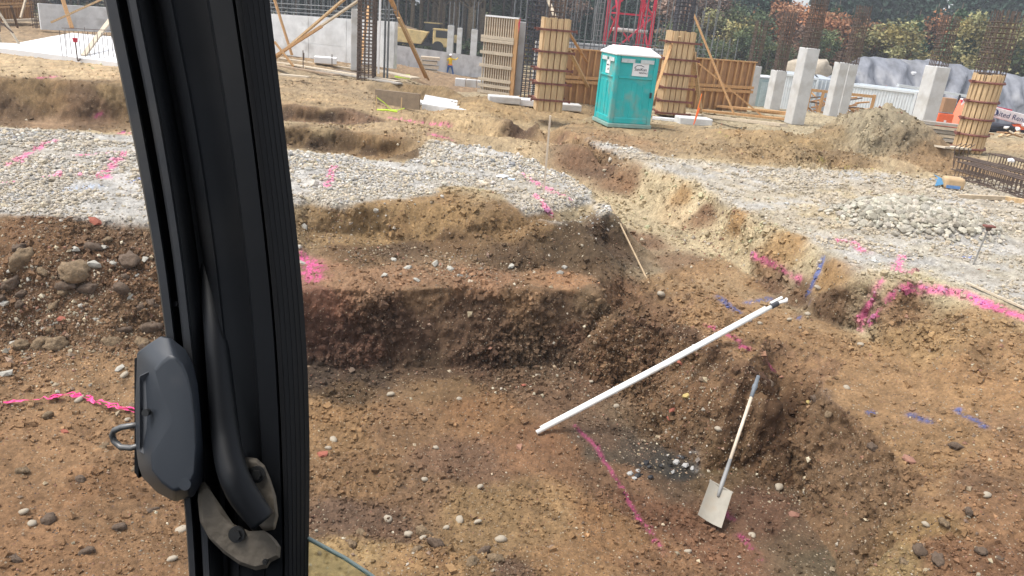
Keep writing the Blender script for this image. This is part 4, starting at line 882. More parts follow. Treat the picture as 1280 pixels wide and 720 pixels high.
# footing in the hole
pA = P(527, 139, -.50); pB = P(588, 148, -.50); pC = P(590, 137, -.5); pD = P(531, 127, -.5)
t = thing("concrete_footing", "pale concrete strip footing lying in the shallow hole below the bank", "footing"); MB().prism([pA, pB, pB + (pD - pA) * .8, pD], (0, 0, .26)).build("footing_body", m_conc, t, bevel=.02)
p = GB(497, 120, .03); q = GB(523, 131, .05); o = MB().bar(p - p, q - p, .8, .08).build("plywood_sheet", m_conc); o.location = p; tag(o, "pale sheet of board leaning into the hole left of the footing", "board")
p = GB(474, 128, -.05); o = MB().box((.6, 0, .2), (1.5, .12, .5), -.15).build("retaining_board", mat("mud_board", (.25, .19, .13), var=.2)); o.location = p; tag(o, "muddy brown board set on edge left of the pale sheet", "board")
p = GB(514, 134, 0); rock("clod", 514, 133, 9, CLOD[1], ms_clodd, "dark lump of earth between the muddy board and the footing", "clod", sink=.2)
p = GB(485, 140, 0); t = thing("flagging", "lime green flagging tape tied on thin stakes at the hole", "tape", p); b = MB()
for dx in (-.35, .4): MB().bar((dx, 0, 0), (dx, 0, .45), .03, .03).build("stake", m_stud, t)
MB().tube([(-.35, 0, .4), (-.1, -.02, .25), (.1, 0, .08), (.3, -.05, .08), (.5, 0, .15)], .012, 5).build("ribbon", m_green, t); MB().tube([(-.3, -.1, .04), (0, -.15, .07), (.3, -.1, .04)], .03, 6).build("ribbon", m_green, t)

# far columns with bars behind the low wall
for i, (x, yb, yt, w, l) in enumerate([(562, 69, 32, 9, "widest and leftmost of the three far white posts behind the low wall"), (573, 72, 35, 7, "middle one of the three far white posts behind the low wall"), (591, 75, 37, 9, "rightmost of the three far white posts behind the low wall")]):
    t_, top, wc = column(x, yb, yt, w, l, "far white posts", base=P(x, yb + 2, -2.5)); rebar_cage(top, HT(top, 2), wc * .7, "bars standing on the " + l.split(" behind")[0].replace("widest and ", ""), 2, 5, .022, m_rebarg, "bars on the far white posts")
# yellow dump truck, loader and a car far away
p = P(500, 62, -2.6); t = thing("dump_truck", "faded yellow dump truck loaded with earth beyond the low wall", "truck", p, None, .05)
MB().add([(-3.4, -1.2, 1.0), (2.6, -1.2, .9), (3.4, -1.2, 2.3), (-4.0, -1.2, 2.9), (-3.4, 1.2, 1.0), (2.6, 1.2, .9), (3.4, 1.2, 2.3), (-4.0, 1.2, 2.9)], [(0, 1, 2, 3), (7, 6, 5, 4), (0, 4, 5, 1), (1, 5, 6, 2), (2, 6, 7, 3), (3, 7, 4, 0)]).build("tipper_body", m_yel, t, bevel=.06)
MB().add([(-3.8, -1.0, 2.6), (3.0, -1.0, 2.2), (-.5, 0, 3.1), (-3.8, 1.0, 2.6), (3.0, 1, 2.2)], [(0, 1, 2), (4, 3, 2), (0, 2, 3), (1, 4, 2)]).build("load", ms_clod, t)
MB().box((4.9, 0, 1.7), (1.9, 2.2, 1.9)).build("cab", m_yel, t, bevel=.15); MB().box((5.1, -.02, 2.2), (1.6, 2.3, .8)).build("windows", m_glassd, t, bevel=.05); MB().box((4.9, 0, 2.72), (2.0, 2.3, .12)).build("cab_roof", m_yel, t)
MB().box((0, 0, .9), (8, .9, .35)).build("chassis", m_dark, t)
for x in (-2.4, -.9, 4.6):
    for s in (-1, 1): MB().tube([(x, s * .85, .7), (x, s * 1.3, .7)], .7, 16).build("wheel", m_tyre, t)
p = P(546, 62, -2.5); t = thing("wheel_loader", "yellow loader with a dark cab right of the dump truck", "loader", p, None, -.1)
MB().box((1.4, 0, 1.5), (3.0, 1.9, 1.0)).build("engine_hood", m_yel, t, bevel=.15); MB().box((-.6, 0, 2.3), (1.8, 1.7, 1.6)).build("cab", m_glassd, t, bevel=.1); MB().box((-.6, 0, 3.15), (2.0, 1.9, .14)).build("cab_roof", m_yel, t, bevel=.04)
MB().bar((-1.6, -.7, 1.4), (-3.3, -.7, .6), .25, .4).build("lift_arm", m_yel, t); MB().bar((-1.6, .7, 1.4), (-3.3, .7, .6), .25, .4).build("lift_arm", m_yel, t)
MB().prism([(-3.3, -1.3, .2), (-4.2, -1.3, .25), (-4.1, -1.3, .5), (-3.5, -1.3, 1.3)], (0, 2.6, 0)).build("bucket", m_yel, t)
for x in (-1.5, 1.7):
    for s in (-1, 1): MB().tube([(x, s * .75, .75), (x, s * 1.25, .75)], .75, 16).build("wheel", m_tyre, t)
p = P(478, 57, -2.6); t = thing("parked_car", "small car with a magenta bonnet and pale windscreen behind the low wall", "car", p, None, .2)
m_mag = mat("magenta_car_paint", (.42, .03, .14), rough=.35); MB().prism([(-1.9, -.85, .3), (1.9, -.85, .3), (1.95, -.85, .75), (1.0, -.85, .9), (.5, -.85, 1.45), (-1.0, -.85, 1.45), (-1.7, -.85, .95), (-1.95, -.85, .85)], (0, 1.7, 0)).build("body", m_mag, t, bevel=.08)
MB().prism([(.92, -.88, .92), (.47, -.88, 1.38), (-.95, -.88, 1.38), (-1.55, -.88, .95)], (0, 1.76, 0)).build("windows", mat("pale_glass", (.35, .42, .5), rough=.2), t)
for x in (-1.2, 1.25):
    for s in (-1, 1): MB().tube([(x, s * .7, .33), (x, s * .9, .33)], .33, 12).build("wheel", m_tyre, t)

# ------------------------------------------------------------------ people
def person(base, rz, label, hgt, pose, cols):
    J = {}
    s = hgt / 1.75
    P_ = pose
    bm = bmesh.new(); names = list(P_['v'].keys()); vs = {n: bm.verts.new(Vector(P_['v'][n][:3]) * s) for n in names}
    for a, b in P_['e']: bm.edges.new((vs[a], vs[b]))
    me = bpy.data.meshes.new("body"); bm.verts.index_update(); bm.to_mesh(me); bm.free()
    o = bpy.data.objects.new("body", me); COL.objects.link(o)
    md = o.modifiers.new("s", 'SKIN'); sv = me.skin_vertices[0].data
    for i, n in enumerate(names): r_ = P_['v'][n][3] * s; sv[i].radius = (r_, r_ * (.72 if n in ('pelvis', 'waist', 'chest', 'sh') else 1)); sv[i].use_root = (n == 'pelvis')
    o.modifiers.new("u", 'SUBSURF').levels = 2
    dg = bpy.context.evaluated_depsgraph_get(); me2 = bpy.data.meshes.new_from_object(o.evaluated_get(dg)); o.modifiers.clear(); o.data = me2
    for c in cols: me2.materials.append(c[1])
    for f in me2.polygons:
        z = f.center.z / s; x = abs(f.center.x) / s; k = 0
        for i, (test, _m) in enumerate(cols):
            if test(f.center / s): k = i; break
        f.material_index = k; f.use_smooth = True
    t = thing("person", label, "person", base, None, rz); o.parent = t; return t, s
v = dict(pelvis=(0, 0, .92, .155), waist=(0, -.02, 1.06, .14), chest=(0, -.05, 1.28, .17), sh=(0, -.04, 1.42, .12), neck=(0, -.04, 1.50, .055), head=(0, -.06, 1.62, .095), crown=(0, -.06, 1.70, .075),
     la=(-.2, -.04, 1.40, .065), le=(-.30, .10, 1.16, .05), lh=(-.22, .34, 1.18, .035), ra=(.2, -.04, 1.40, .065), re=(.42, .10, 1.36, .05), rh=(.58, .28, 1.50, .035),
     lt=(-.11, 0, .84, .105), lk=(-.19, .04, .48, .07), lf=(-.25, -.02, .09, .05), lo=(-.26, .12, .04, .045), rt=(.11, 0, .84, .105), rk=(.22, .08, .48, .07), rf=(.30, .02, .09, .05), ro=(.32, .16, .04, .045),
     l1=(-.19, .40, 1.20, .012), l2=(-.22, .42, 1.19, .012), l3=(-.25, .40, 1.17, .012), r1=(.60, .34, 1.54, .012), r2=(.63, .33, 1.53, .012), r3=(.57, .34, 1.55, .012))
e = [('pelvis', 'waist'), ('waist', 'chest'), ('chest', 'sh'), ('sh', 'neck'), ('neck', 'head'), ('head', 'crown'), ('sh', 'la'), ('la', 'le'), ('le', 'lh'), ('sh', 'ra'), ('ra', 're'), ('re', 'rh'), ('pelvis', 'lt'), ('lt', 'lk'), ('lk', 'lf'), ('lf', 'lo'), ('pelvis', 'rt'), ('rt', 'rk'), ('rk', 'rf'), ('rf', 'ro'), ('lh', 'l1'), ('lh', 'l2'), ('lh', 'l3'), ('rh', 'r1'), ('rh', 'r2'), ('rh', 'r3')]
m_hiv = mat("hi_vis_yellow", (.80, .55, .02), rough=.8, var=.1); m_hio = mat("hi_vis_orange", (.85, .22, .03), rough=.8); m_jean = mat("blue_jeans", (.05, .13, .36), rough=.9); m_skin = mat("skin", (.45, .27, .19), rough=.6); m_boot = mat("boot_leather", (.08, .05, .03)); m_navy = mat("navy_cloth", (.05, .09, .2))
cw_ = [(lambda c: c.z < .1, m_boot), (lambda c: c.z < .9, m_jean), (lambda c: c.z > 1.5 and abs(c.x) < .15, m_skin), (lambda c: c.y > .28, m_skin), (lambda c: c.z < 1.02 and abs(c.x) < .25, m_hio), (lambda c: True, m_hiv)]
bp = P(562, 96, -2.45); hgt = HT(bp, 68)
t, s_ = person(bp, .1, "worker in an orange and yellow vest and blue jeans leaning on the low concrete wall", hgt, dict(v=v, e=e), cw_)
MB().tube([(0, -.06 * s_, 1.66 * s_), (0, -.06 * s_, 1.70 * s_), (0, -.06 * s_, 1.78 * s_), (0, -.06 * s_, 1.81 * s_)], [.15 * s_, .125 * s_, .09 * s_, .02 * s_], 14).build("hard_hat", m_white, t, smooth=True)
bp = P(939, 126, -2.1); hgt = HT(bp, 103)
cn = [(lambda c: c.z < .1, m_boot), (lambda c: c.z < .9, m_black), (lambda c: c.z > 1.5 and abs(c.x) < .15, m_skin), (lambda c: c.y > .28, m_skin), (lambda c: True, m_navy)]
person(bp, -.6, "distant person in dark blue clothes beside the grey portable toilet", hgt, dict(v=v, e=e), cn)

# ------------------------------------------------------------------ lattice panel, cages and column forms
A = P(601, 117, -.2); B = P(641, 122, -.2)
t = thing("lattice_panel", "pale timber formwork panel of many narrow upright slats with cross boards", "formwork panel", A, None, math.atan2(B[1] - A[1], B[0] - A[0])); L_ = math.hypot(*(B - A)[:2]); hL = HT(A, 20)
sl_ = MB().box((0, 0, hL / 2), (.045, .07, hL)).build("slat", m_pale, t)
nS = 13
for i in range(nS):
    o = sl_ if i == 0 else copy_part(sl_, t); o.location = (i * (L_ - .2) / (nS - 1), 0, 0)
MB().box((L_ - .06, 0, hL / 2), (.16, .14, hL)).build("edge_board", m_stud2, t); MB().box((L_ / 2, .01, hL + .02), (L_, .16, .06)).build("top_plate", m_white, t); MB().box((L_ / 2, .06, hL / 2), (L_ - .1, .03, hL - .05)).build("backing_sheet", m_ply, t)
for i, z in enumerate((.04, .12, .20, .38, .55, .70, .745)): MB().bar((-.12, -.07, z * hL), (L_ - .12, -.07, z * hL - .02), .05, .12).build("cross_board", m_pale, t)
MB().prism([(L_ + .0, -.09, hL * .95), (L_ + .08, -.09, hL * 1.02), (L_ + .05, -.09, hL * .82)], (0, .01, 0)).build("red_flag", m_red, t)
t_, top, wc = column(645, 118, 27, 19, "plain concrete column between lattice panel and dark rebar cage", base=P(642, 120, -.2), rz=.25)
rebar_cage(top, 1.2, wc * .9, "thin grey bars rising from the plain column beside the lattice panel", 3, 1.0, .02, m_rebarg)
o = MB().bar((0, 0, 0), (0, 0, HT(P(650, 119, -.2), 26)), .1, .06).build("timber_strip", m_stud); o.location = P(651, 119, -.2); tag(o, "yellow timber strip on the right side of the plain column", "timber")
o = MB().bar((0, 0, 0), (0, 0, HT(P(633, 121, -.2), 26)), .16, .06).build("white_strip", m_white); o.location = P(631, 121, -.25); tag(o, "white upright board on the left side of the plain column", "board")
rebar_cage(P(660, 124, -.15), 4.4, .60, "dark square rebar cage left of the first timber column form", 5, .15, .02, mat("dark_rebar", (.06, .06, .07), var=.3))
rebar_cage(P(622, 60, -1.5) , 3.2, .7, "grey rebar cage seen above the lattice panel", 4, .2, .022, m_rebarg)
t_, p1_, h1_, w1_ = formed_column(684, 136, 23, 36, "first timber column form with five rusty clamps left of the toilet", (.13, .31, .46, .65, .88), rz=.12, base=P(684, 138, -.05))
rebar_cage(p1_ + [0, 0, h1_ - .3], 1.3, w1_ * .6, "rebar cage rising out of the first timber column form", 4, .14, .017)
t_, p2_, h2_, w2_ = formed_column(838, 140, 39, 33, "second timber column form with braces right of the toilet", (.02, .17, .33, .49, .67, .87), rz=.12, base=P(836, 142, -.05))
rebar_cage(p2_ + [0, 0, h2_ - .3], 2.2, w2_ * .7, "dark rebar cage rising out of the second timber column form", 5, .13, .018, MATS["dark_rebar"])
for (x, y, mm, l) in [(630, 128, m_concw, "pale concrete kerb block left of the first column form"), (655, 131, m_white, "white block at the foot of the dark rebar cage"), (706, 137, m_concw, "pale concrete slab right of the first column form"), (866, 155, m_conc, "grey concrete block in front of the second column form")]:
    p = GB(x, y, .05); w = 1.0; o = MB().box((0, 0, .06), (1.15, .6, .24), .15).build("concrete_block", mm, bevel=.03); o.location = p; tag(o, l, "block")
brace(p1_ + [.5, -.1, 2.0], P(742, 122, -.2), .13, "pale brace from the first column form down to the toilet", material=m_stud)
brace(p1_ + [.4, .2, 2.6], P(757, 116, -.4), .09, "thin brown brace behind the toilet from the first column form", material=m_stud2)
brace(air(682, -8, 27.5), air(694, 22, 26.6), .11, "pale timber above the first column form", material=m_pale)
# stud wall behind the toilet
A = P(672, 128, -.3); B = P(934, 140, -.3); stud_wall("timber_formwork_wall", "long brown timber formwork wall with studs behind the teal toilet", A, B, HT(A, 59), m_stud2, m_ply, .33, (.42,))
wA, wB, wh = A, B, HT(A, 59)
t = thing("wall_rebar", "thin grey rebar standing behind the long timber formwork wall", "rebar"); b = MB()
for i in range(52):
    f = i / 51 * .78; q = wA + (wB - wA) * f + np.array([RNG.normal(0, .04), .5 + .25 * (i % 2), 0]); b.tube([q, q + [RNG.normal(0, .06), 0, wh + RNG.uniform(.9, 3.0)]], .016, 4, False)
for f in (.80, .83, .86, .9): 
    q = wA + (wB - wA) * f + np.array([0, .5, 0]); b.tube([q, q + [0, 0, wh + .9]], .02, 4, False)
for z in (.15, .35): q = np.array([0, .6, wh + z]); b.tube([wA + q, wA + (wB - wA) * .75 + q], .018, 4, False)
b.build("bars", m_rebarg, t)["kind"] = "stuff"
A = wA + [-.2, 1.1, 0]; B = wA + (wB - wA) * .66 + [0, 1.1, 0]; conc_wall("grey concrete wall just behind the brown timber formwork wall", A, B, wh + .22, .3, (.5,), .5)
# red tower crane mast
p = P(776, 108, -1.2); t = thing("tower_crane", "red lattice tower crane mast behind the teal toilet", "crane", p, None, .18); W_ = 2.4; Hm = 16
for x in (-1, 1):
    for y in (-1, 1): MB().box((x * W_ / 2, y * W_ / 2, Hm / 2), (.17, .17, Hm)).build("mast_leg", m_red, t)
nb = None
for s in range(4):
    a = s * math.pi / 2
    for k in range(7):
        z0 = k * 2.3; u0, u1 = (-1, 1) if k % 2 else (1, -1)
        R_ = np.array([[math.cos(a), math.sin(a), 0], [-math.sin(a), math.cos(a), 0], [0, 0, 1]])
        q0 = np.array([u0 * W_ / 2, -W_ / 2, z0]) @ R_; q1 = np.array([u1 * W_ / 2, -W_ / 2, z0 + 2.3]) @ R_
        MB().bar(q0, q1, .1, .1).build("diagonal", m_red, t)
        q0 = np.array([-W_ / 2, -W_ / 2, z0]) @ R_; q1 = np.array([W_ / 2, -W_ / 2, z0]) @ R_; MB().bar(q0, q1, .09, .09).build("cross_bar", m_red, t)
b = MB()
for x in (.45, .95): b.bar((x, -.6, 0), (x, -.6, Hm), .06, .06)
for k in range(50): b.bar((.45, -.6, .3 * k + .2), (.95, -.6, .3 * k + .2), .05, .05)
b.build("ladder", m_red, t); MB().tube([(-1.2, 0, 3.6), (1.3, 0, 3.6)], .12, 8).build("platform_rail", m_concw, t)
# cages standing in the back
for (x, yb, yt, w, l, mm, ba) in [(740, 100, -5, .5, "grey rebar column left of the red crane mast", m_rebarg, -1.0), (908, 70, 33, .45, "short grey bars standing behind the right end of the brown wall", m_rebarg, -.9), (835, 70, -5, .55, "grey rebar column behind the second column form", m_rebarg, -1), (600, 60, -10, .5, "thin rebar column above the low concrete wall", m_rebarg, -2.3)]:
    p = P(x, yb, ba); rebar_cage(p, max(HT(p, yt), .8), w, l, 3, .35, .02, mm)

# ------------------------------------------------------------------ teal portable toilet
p = P(776, 156, -.02); hp = HT(P(770, 156, 0), 60); S_ = hp / 2.25
t = thing("portable_toilet", "teal portable toilet with a white roof standing at the trench end", "toilet", p, None, math.radians(15))
W2 = .66 * S_; HB = 2.08 * S_
MB().box((0, 0, .07 * S_), (2 * W2 + .1, 2 * W2 + .1, .12 * S_)).build("base_skid", mat("dirty_teal", (.22, .36, .32), rough=.6, dirt=((.3, .26, .2), .5, 2)), t, bevel=.02)
MB().box((0, 0, .12 * S_ + (HB - .12 * S_) / 2), (2 * W2 - .04, 2 * W2 - .04, HB - .12 * S_)).build("cabin", m_teal, t, bevel=.03)
for a, nm in ((0, "door"), (-math.pi / 2, "side_panel"), (math.pi / 2, "side_panel"), (math.pi, "rear_panel")):
    R_ = np.array([[math.cos(a), math.sin(a), 0], [-math.sin(a), math.cos(a), 0], [0, 0, 1]]); y0 = -W2 + .02
    b = MB()
    def bx(c, d): b.box(np.array(c) @ R_, d if abs(math.sin(a)) < .5 else (d[1], d[0], d[2]))
    for s in (-1, 1): bx((s * (W2 - .06), y0, HB / 2 + .06), (.12, .07, HB - .14))
    bx((0, y0, HB - .06), (2 * W2 - .26, .07, .12)); bx((0, y0, .22 * S_), (2 * W2 - .26, .07, .16)); bx((0, y0, HB * .70), (2 * W2 - .26, .065, .05)); bx((0, y0 + .005, HB * .38), (.16, .05, HB * .52)); bx((-.3 * S_, y0 + .008, HB * .38), (.05, .045, HB * .5)); bx((.3 * S_, y0 + .008, HB * .38), (.05, .045, HB * .5))
    pn = b.build(nm, m_teal, t, bevel=.012)
    for s in (-1, 1):
        c = np.array([s * .30 * S_, y0 - .03, HB - .14 * S_]) @ R_; d = (.42 * S_, .03, .11 * S_); d = d if abs(math.sin(a)) < .5 else (d[1], d[0], d[2])
        MB().box(c, d).build("vent_grille", mat("vent_mesh", (.55, .60, .60), var=.15, scale=12), pn)
    if nm == "door":
        MB().box((W2 * .82, y0 - .05, HB * .48), (.05, .05, .16)).build("latch", m_dark, pn)
    if nm == "door" or (nm == "side_panel" and a < 0):
        dd = (.50 * S_, .02, .36 * S_) if nm == "door" else (.02, .30 * S_, .38 * S_)
        c = np.array([.12 * S_ if nm == "door" else 0, y0 - .012, HB * .82]) @ R_
        sg = MB().box(c, dd).build("sign", m_white, t)
        if nm == "door":
            text("SaniKan", (c[0], c[1] - .014, c[2] + .01), .125 * S_, 0, sg, m_black); text("RENTALS", (c[0] + .1, c[1] - .014, c[2] - .085), .065 * S_, 0, sg, m_black)
            MB().tube([(c[0] - .20, c[1] - .014, c[2] + .06), (c[0] - .12, c[1] - .014, c[2] + .12), (c[0] - .0, c[1] - .014, c[2] + .125), (c[0] + .1, c[1] - .014, c[2] + .09)], .008, 5).build("arc_mark", m_black, sg)
        else:
            text("SaniKan", (c[0] - .014, c[1], c[2] + .05), .07 * S_, -math.pi / 2, sg, m_black); MB().box((c[0] - .012, c[1] - .05, c[2] - .07), (.006, .07, .06)).build("print_mark", m_black, sg)
rw_ = W2 + .05; b = MB(); b.add([(-rw_, -rw_, HB - .01), (rw_, -rw_, HB - .01), (rw_, rw_, HB - .01), (-rw_, rw_, HB - .01), (-rw_, -rw_, HB + .05), (rw_, -rw_, HB + .05), (rw_, rw_, HB + .05), (-rw_, rw_, HB + .05), (-rw_ * .62, -rw_ * .62, HB + .24 * S_), (rw_ * .62, -rw_ * .62, HB + .24 * S_), (rw_ * .62, rw_ * .62, HB + .24 * S_), (-rw_ * .62, rw_ * .62, HB + .24 * S_)],
    [(3, 2, 1, 0), (0, 1, 5, 4), (1, 2, 6, 5), (2, 3, 7, 6), (3, 0, 4, 7), (4, 5, 9, 8), (5, 6, 10, 9), (6, 7, 11, 10), (7, 4, 8, 11), (8, 9, 10, 11)]); b.build("roof", m_white, t, bevel=.05)
MB().tube([(.12, .35, HB + .15), (.12, .35, HB + .42 * S_)], .06, 10).build("vent_pipe", m_dark, t)

# ------------------------------------------------------------------ right of the toilet
brace(p2_ + [-.3, -.3, 2.6], P(812, 150, -.1) + np.array([0, .3, .4]), .10, "left brace leaning from the second column form to the toilet", material=m_stud2)
brace(p2_ + [-.15, -.45, 2.7], P(855, 141, -.05), .13, "pale front brace crossing the second column form", material=m_stud)
brace(p2_ + [.42, -.3, 2.35], P(876, 141, -.05), .13, "pale right brace of the second column form", material=m_stud)
brace(p2_ + [.62, .1, 2.2], P(862, 134, -.05), .10, "short pale upright stud right of the second column form", material=m_stud)
brace(P(918, 144, -.1), air(866, 15, 29), .11, "long thin timber slanting across the sky end of the brown wall", material=m_stud2)
brace(P(954, 146, -.1), air(872, 78, 29), .11, "brown timber sloping down right across the brown wall", material=m_stud2)
p = P(867, 156, 0); t = thing("marker_lath", "orange painted lath leaning on the grey concrete block", "lath", p); MB().bar((0, 0, 0), np.array(P(875, 118, 0)) * 0 + np.array([.12, .1, HT(p, 117)]), .06, .02).build("lath_stick", mat("orange_lath", (.85, .22, .05)), t)
MB().bar((.0, -.03, .05), (.1, -.02, .55), .1, .02).build("ribbon", m_orange, t)
for i, (a_, b_, w, l, mm) in enumerate([((848, 143), (975, 158), .35, "long weathered plank in front of the brown wall", m_pale), ((872, 140), (985, 152), .3, "orange plank behind the weathered plank", m_stud2), ((880, 149), (978, 161), .25, "grey thin plank nearest the column on the lumber pile", m_pale), ((895, 137), (990, 147), .3, "brown plank at the back of the lumber pile", m_stud2), ((815, 149), (850, 152), .3, "short white board right of the toilet", m_white), ((812, 160), (842, 163), .15, "pale stick on the dirt right of the toilet", m_stud), ((940, 141), (1000, 149), .35, "short orange plank at the foot of the white columns", m_stud2)]):
    p = GB(*a_, .05 + .04 * (i % 4)); q = GB(*b_, .05 + .05 * (i % 4)); o = MB().bar(p - p, q - p, w, .08).build("plank", mm); o.location = p; tag(o, l, "plank")
# columns on the right
def col_cage(px, py, z, ytop, wpx, clabel, ctop, cw, klabel, mm=None, nbar=4, rz=.25, tie=.16, wt=None, aspect=1):
    t_, top, wc = column(px, py, ytop, wpx, clabel, base=P(px, py, z), rz=rz, aspect=aspect); h = HT(top, ctop); rebar_cage(top - [0, 0, .02], max(.5, h), wc * cw, klabel, nbar, tie, .017, mm, wtop=wt)
col_cage(932, 135, -.5, 82, 18, "white column at the right end of the brown timber wall", 24, .75, "rebar cage on the white column at the end of the brown wall")
col_cage(992, 155, -.15, 60, 21, "largest white column standing left of the dirt pile", -8, .8, "tall rebar cage on the largest white column", nbar=5)
col_cage(963, 143, -.6, 88, 17, "white column half hidden behind the largest white column", 14, .8, "dark rebar cage behind the largest column's cage", nbar=5)
col_cage(1036, 150, -.5, 78, 15, "narrow white column rising behind the left of the dirt pile", 74, .9, "short bent bars on the narrow white column")
col_cage(1048, 148, -.6, 80, 15, "grey column with steel strips behind the narrow white column", 6, 1.0, "rust rebar cage above the grey column left of the containers", nbar=5)
col_cage(1150, 166, -.2, 83, 24, "wide white column right of the dirt pile", 18, .75, "rebar cage on the wide white column right of the dirt pile", nbar=5)
t_, p3_, h3_, w3_ = formed_column(1208, 188, 93, 32, "round column form of upright timber strips with five rusty clamps", (.06, .24, .44, .66, .90), round_=True, base=P(1208, 190, -.05))
rebar_cage(p3_ + [0, 0, h3_ - .2], HT(p3_ + [0, 0, h3_], 12) + .2, .62, "rebar cage rising out of the round timber column form", 5, .15, .017)
for i in range(5):
    p = P(1176, 176, -.02); o = MB().bar((-.7, .2 + RNG.normal(0, .04), .06 + i * .13), (1.0, -.25 + RNG.normal(0, .05), .06 + i * .13), .35, .09).build("plank", m_pale if i % 2 else MATS["grey_board"]); o.location = p; tag(o, ["lowest", "second lowest", "middle", "second from top", "topmost"][i] + " grey plank of the stack right of the dirt pile", "plank", "plank stack right of the dirt pile")
p = GB(1170, 184, .05); q = GB(1212, 189, .08); o = MB().bar(p - p, q - p, .5, .05).build("plywood_strip", mat("pale_ply", (.62, .54, .42), var=.1)); o.location = p; tag(o, "pale flat board at the foot of the round column form", "board")

# ------------------------------------------------------------------ containers, tarpaulin heap, machines
def container(A, B, h, dep, label, name="shipping_container", n=22, side=1):
    """A, B: top front corners, side wall between them; dep metres deep"""
    A = np.asarray(A, float); B = np.asarray(B, float); L_ = math.hypot(*(B - A)[:2]); rz = math.atan2(B[1] - A[1], B[0] - A[0]); base = A - [0, 0, h]
    t = thing(name, label, "container", base, None, rz)
    b = MB(); pr = []
    for i in range(n):
        x0 = .12 + (L_ - .24) * i / n; x1 = .12 + (L_ - .24) * (i + .5) / n; x2 = .12 + (L_ - .24) * (i + 1) / n; g = (x1 - x0) * .25
        pr += [(x0, 0), (x1 - g, 0), (x1, .04), (x2 - g, .04)]
    pr.append((L_ - .12, 0)); k = len(pr)
    b.add([(x, y, .12) for x, y in pr] + [(x, y, h - .12) for x, y in pr], [(i, i + 1, k + i + 1, k + i) for i in range(k - 1)]); b.build("corrugated_side", m_cont, t)
    MB().box((L_ / 2, dep / 2 + .03, h / 2), (L_ - .06, dep - .06, h - .08)).build("body", m_contg, t)
    b = MB()
    for x in (.06, L_ - .06):
        for y in (.0, dep): b.box((x, y, h / 2), (.14, .14, h))
    for z in (.06, h - .06):
        for y in (.0, dep): b.box((L_ / 2, y, z), (L_ - .26, .12, .12))
        for x in (.06, L_ - .06): b.box((x, dep / 2, z), (.12, dep - .14, .12))
    b.build("frame", m_cont, t)
    return t
cA = P(1063, 105, .5); cB = P(1147, 115, .5); print("cont", cA, cB, np.linalg.norm(cA - cB))
container(cA, cB, 2.6, 2.4, "long white corrugated container behind the dirt pile")
cA = P(1004, 96, .5); cB = P(1018, 98, .5)
t = container(P(1005, 96, .5), P(1024, 98, .5), 2.6, 5.5, "white container with grey end doors between the white columns", n=6)
A_ = P(1024, 98, .5); B_ = P(1044, 100, .5); rz_ = math.atan2(B_[1] - A_[1], B_[0] - A_[0]); t2 = thing("shipping_container", "grey container end with locking bars and a sign behind the narrow column", "container", A_ - [0, 0, 2.6], None, rz_); L2 = math.hypot(*(B_ - A_)[:2])
MB().box((L2 / 2, 2.8, 1.3), (L2, 5.5, 2.6)).build("body", m_contg, t2, bevel=.03)
for x in (.25, .5, .75, .02, .98):
    MB().box((L2 * x, .02, 1.3), (.06, .1, 2.4)).build("locking_bar", m_cont, t2)
MB().box((L2 * .4, -.02, 1.5), (L2 * .35, .04, .6)).build("sign", mat("pale_blue_sign", (.45, .6, .75)), t2)
container(P(973, 91, .7), P(1001, 94, .7), 2.9, 4, "plain white container left of the largest column", n=8)
A_ = P(949, 96, .3); B_ = P(972, 97, .3)
t = thing("portable_toilet", "grey portable toilet far behind the end of the brown wall", "toilet", A_ - [0, 0, 2.3], None, .3); w = .95 * np.linalg.norm(B_ - A_)
MB().box((w / 2, w / 2, 1.12), (w, w, 2.2)).build("cabin", mat("grey_green_plastic", (.33, .42, .42), var=.1), t, bevel=.05); MB().box((w / 2, -.02, 1.1), (w * .7, .05, 1.8)).build("door", mat("paler_plastic", (.42, .50, .50)), t, bevel=.02); MB().box((w / 2, w / 2, 2.28), (w + .1, w + .1, .12)).build("roof", m_cont, t, bevel=.04)
# tarp heap
prof = [(1006, 108), (1030, 92), (1052, 78), (1068, 71), (1086, 69), (1104, 71), (1124, 74), (1147, 71), (1168, 76), (1190, 83), (1215, 86), (1236, 88), (1262, 96), (1285, 95), (1330, 98), (1380, 108), (1420, 122)]
YB = 62.0
def ridge_pt(px, py, Y): d = ray(px, py); return C0 + d * (Y / d[1])
rp = [ridge_pt(a, b, YB) for a, b in prof]; nx, ny = 150, 40
xs = np.linspace(rp[0][0], rp[-1][0], nx); zr = np.interp(xs, [q[0] for q in rp], [q[2] for q in rp]); vs_ = []
uu = np.linspace(-1, 1, ny)
for i, x in enumerate(xs):
    for u in uu:
        sh = (1 - abs(u) ** 1.7); vs_.append((x + u * 0.8, YB + u * 6.5 - 1.5 * (1 - abs(u)), -2.6 + (zr[i] + 2.6) * max(sh, 0) ** .85))
vs_ = np.array(vs_); sag = fbm(vs_ * np.array([1, .25, .25]), .9, 4, 401); vs_[:, 2] += sag * .16 * (vs_[:, 2] > -2.4); q_ = vs_ + fbm(vs_, .25, 2, 403)[:, None] * 1.2; vs_[:, 1] += fbm(q_ * np.array([1, .12, .22]), .7, 5, 402, .62) * .9 - .8 * np.abs(fbm(q_ * np.array([1, .1, .15]), .35, 2, 404))
fs_ = np.array([(i * ny + j, (i + 1) * ny + j, (i + 1) * ny + j + 1, i * ny + j + 1) for i in range(nx - 1) for j in range(ny - 1)])
t = thing("covered_stockpile", "long soil heap covered with wrinkled grey tarpaulin behind the containers", "tarp heap"); npmesh("tarpaulin", vs_, fs_, m_tarp, None, t, smooth=True)
bp_ = [ridge_pt(a, b, YB - 3.2) for a, b in [(1095, 98), (1142, 92), (1190, 104), (1248, 112), (1280, 118), (1214, 95)]]
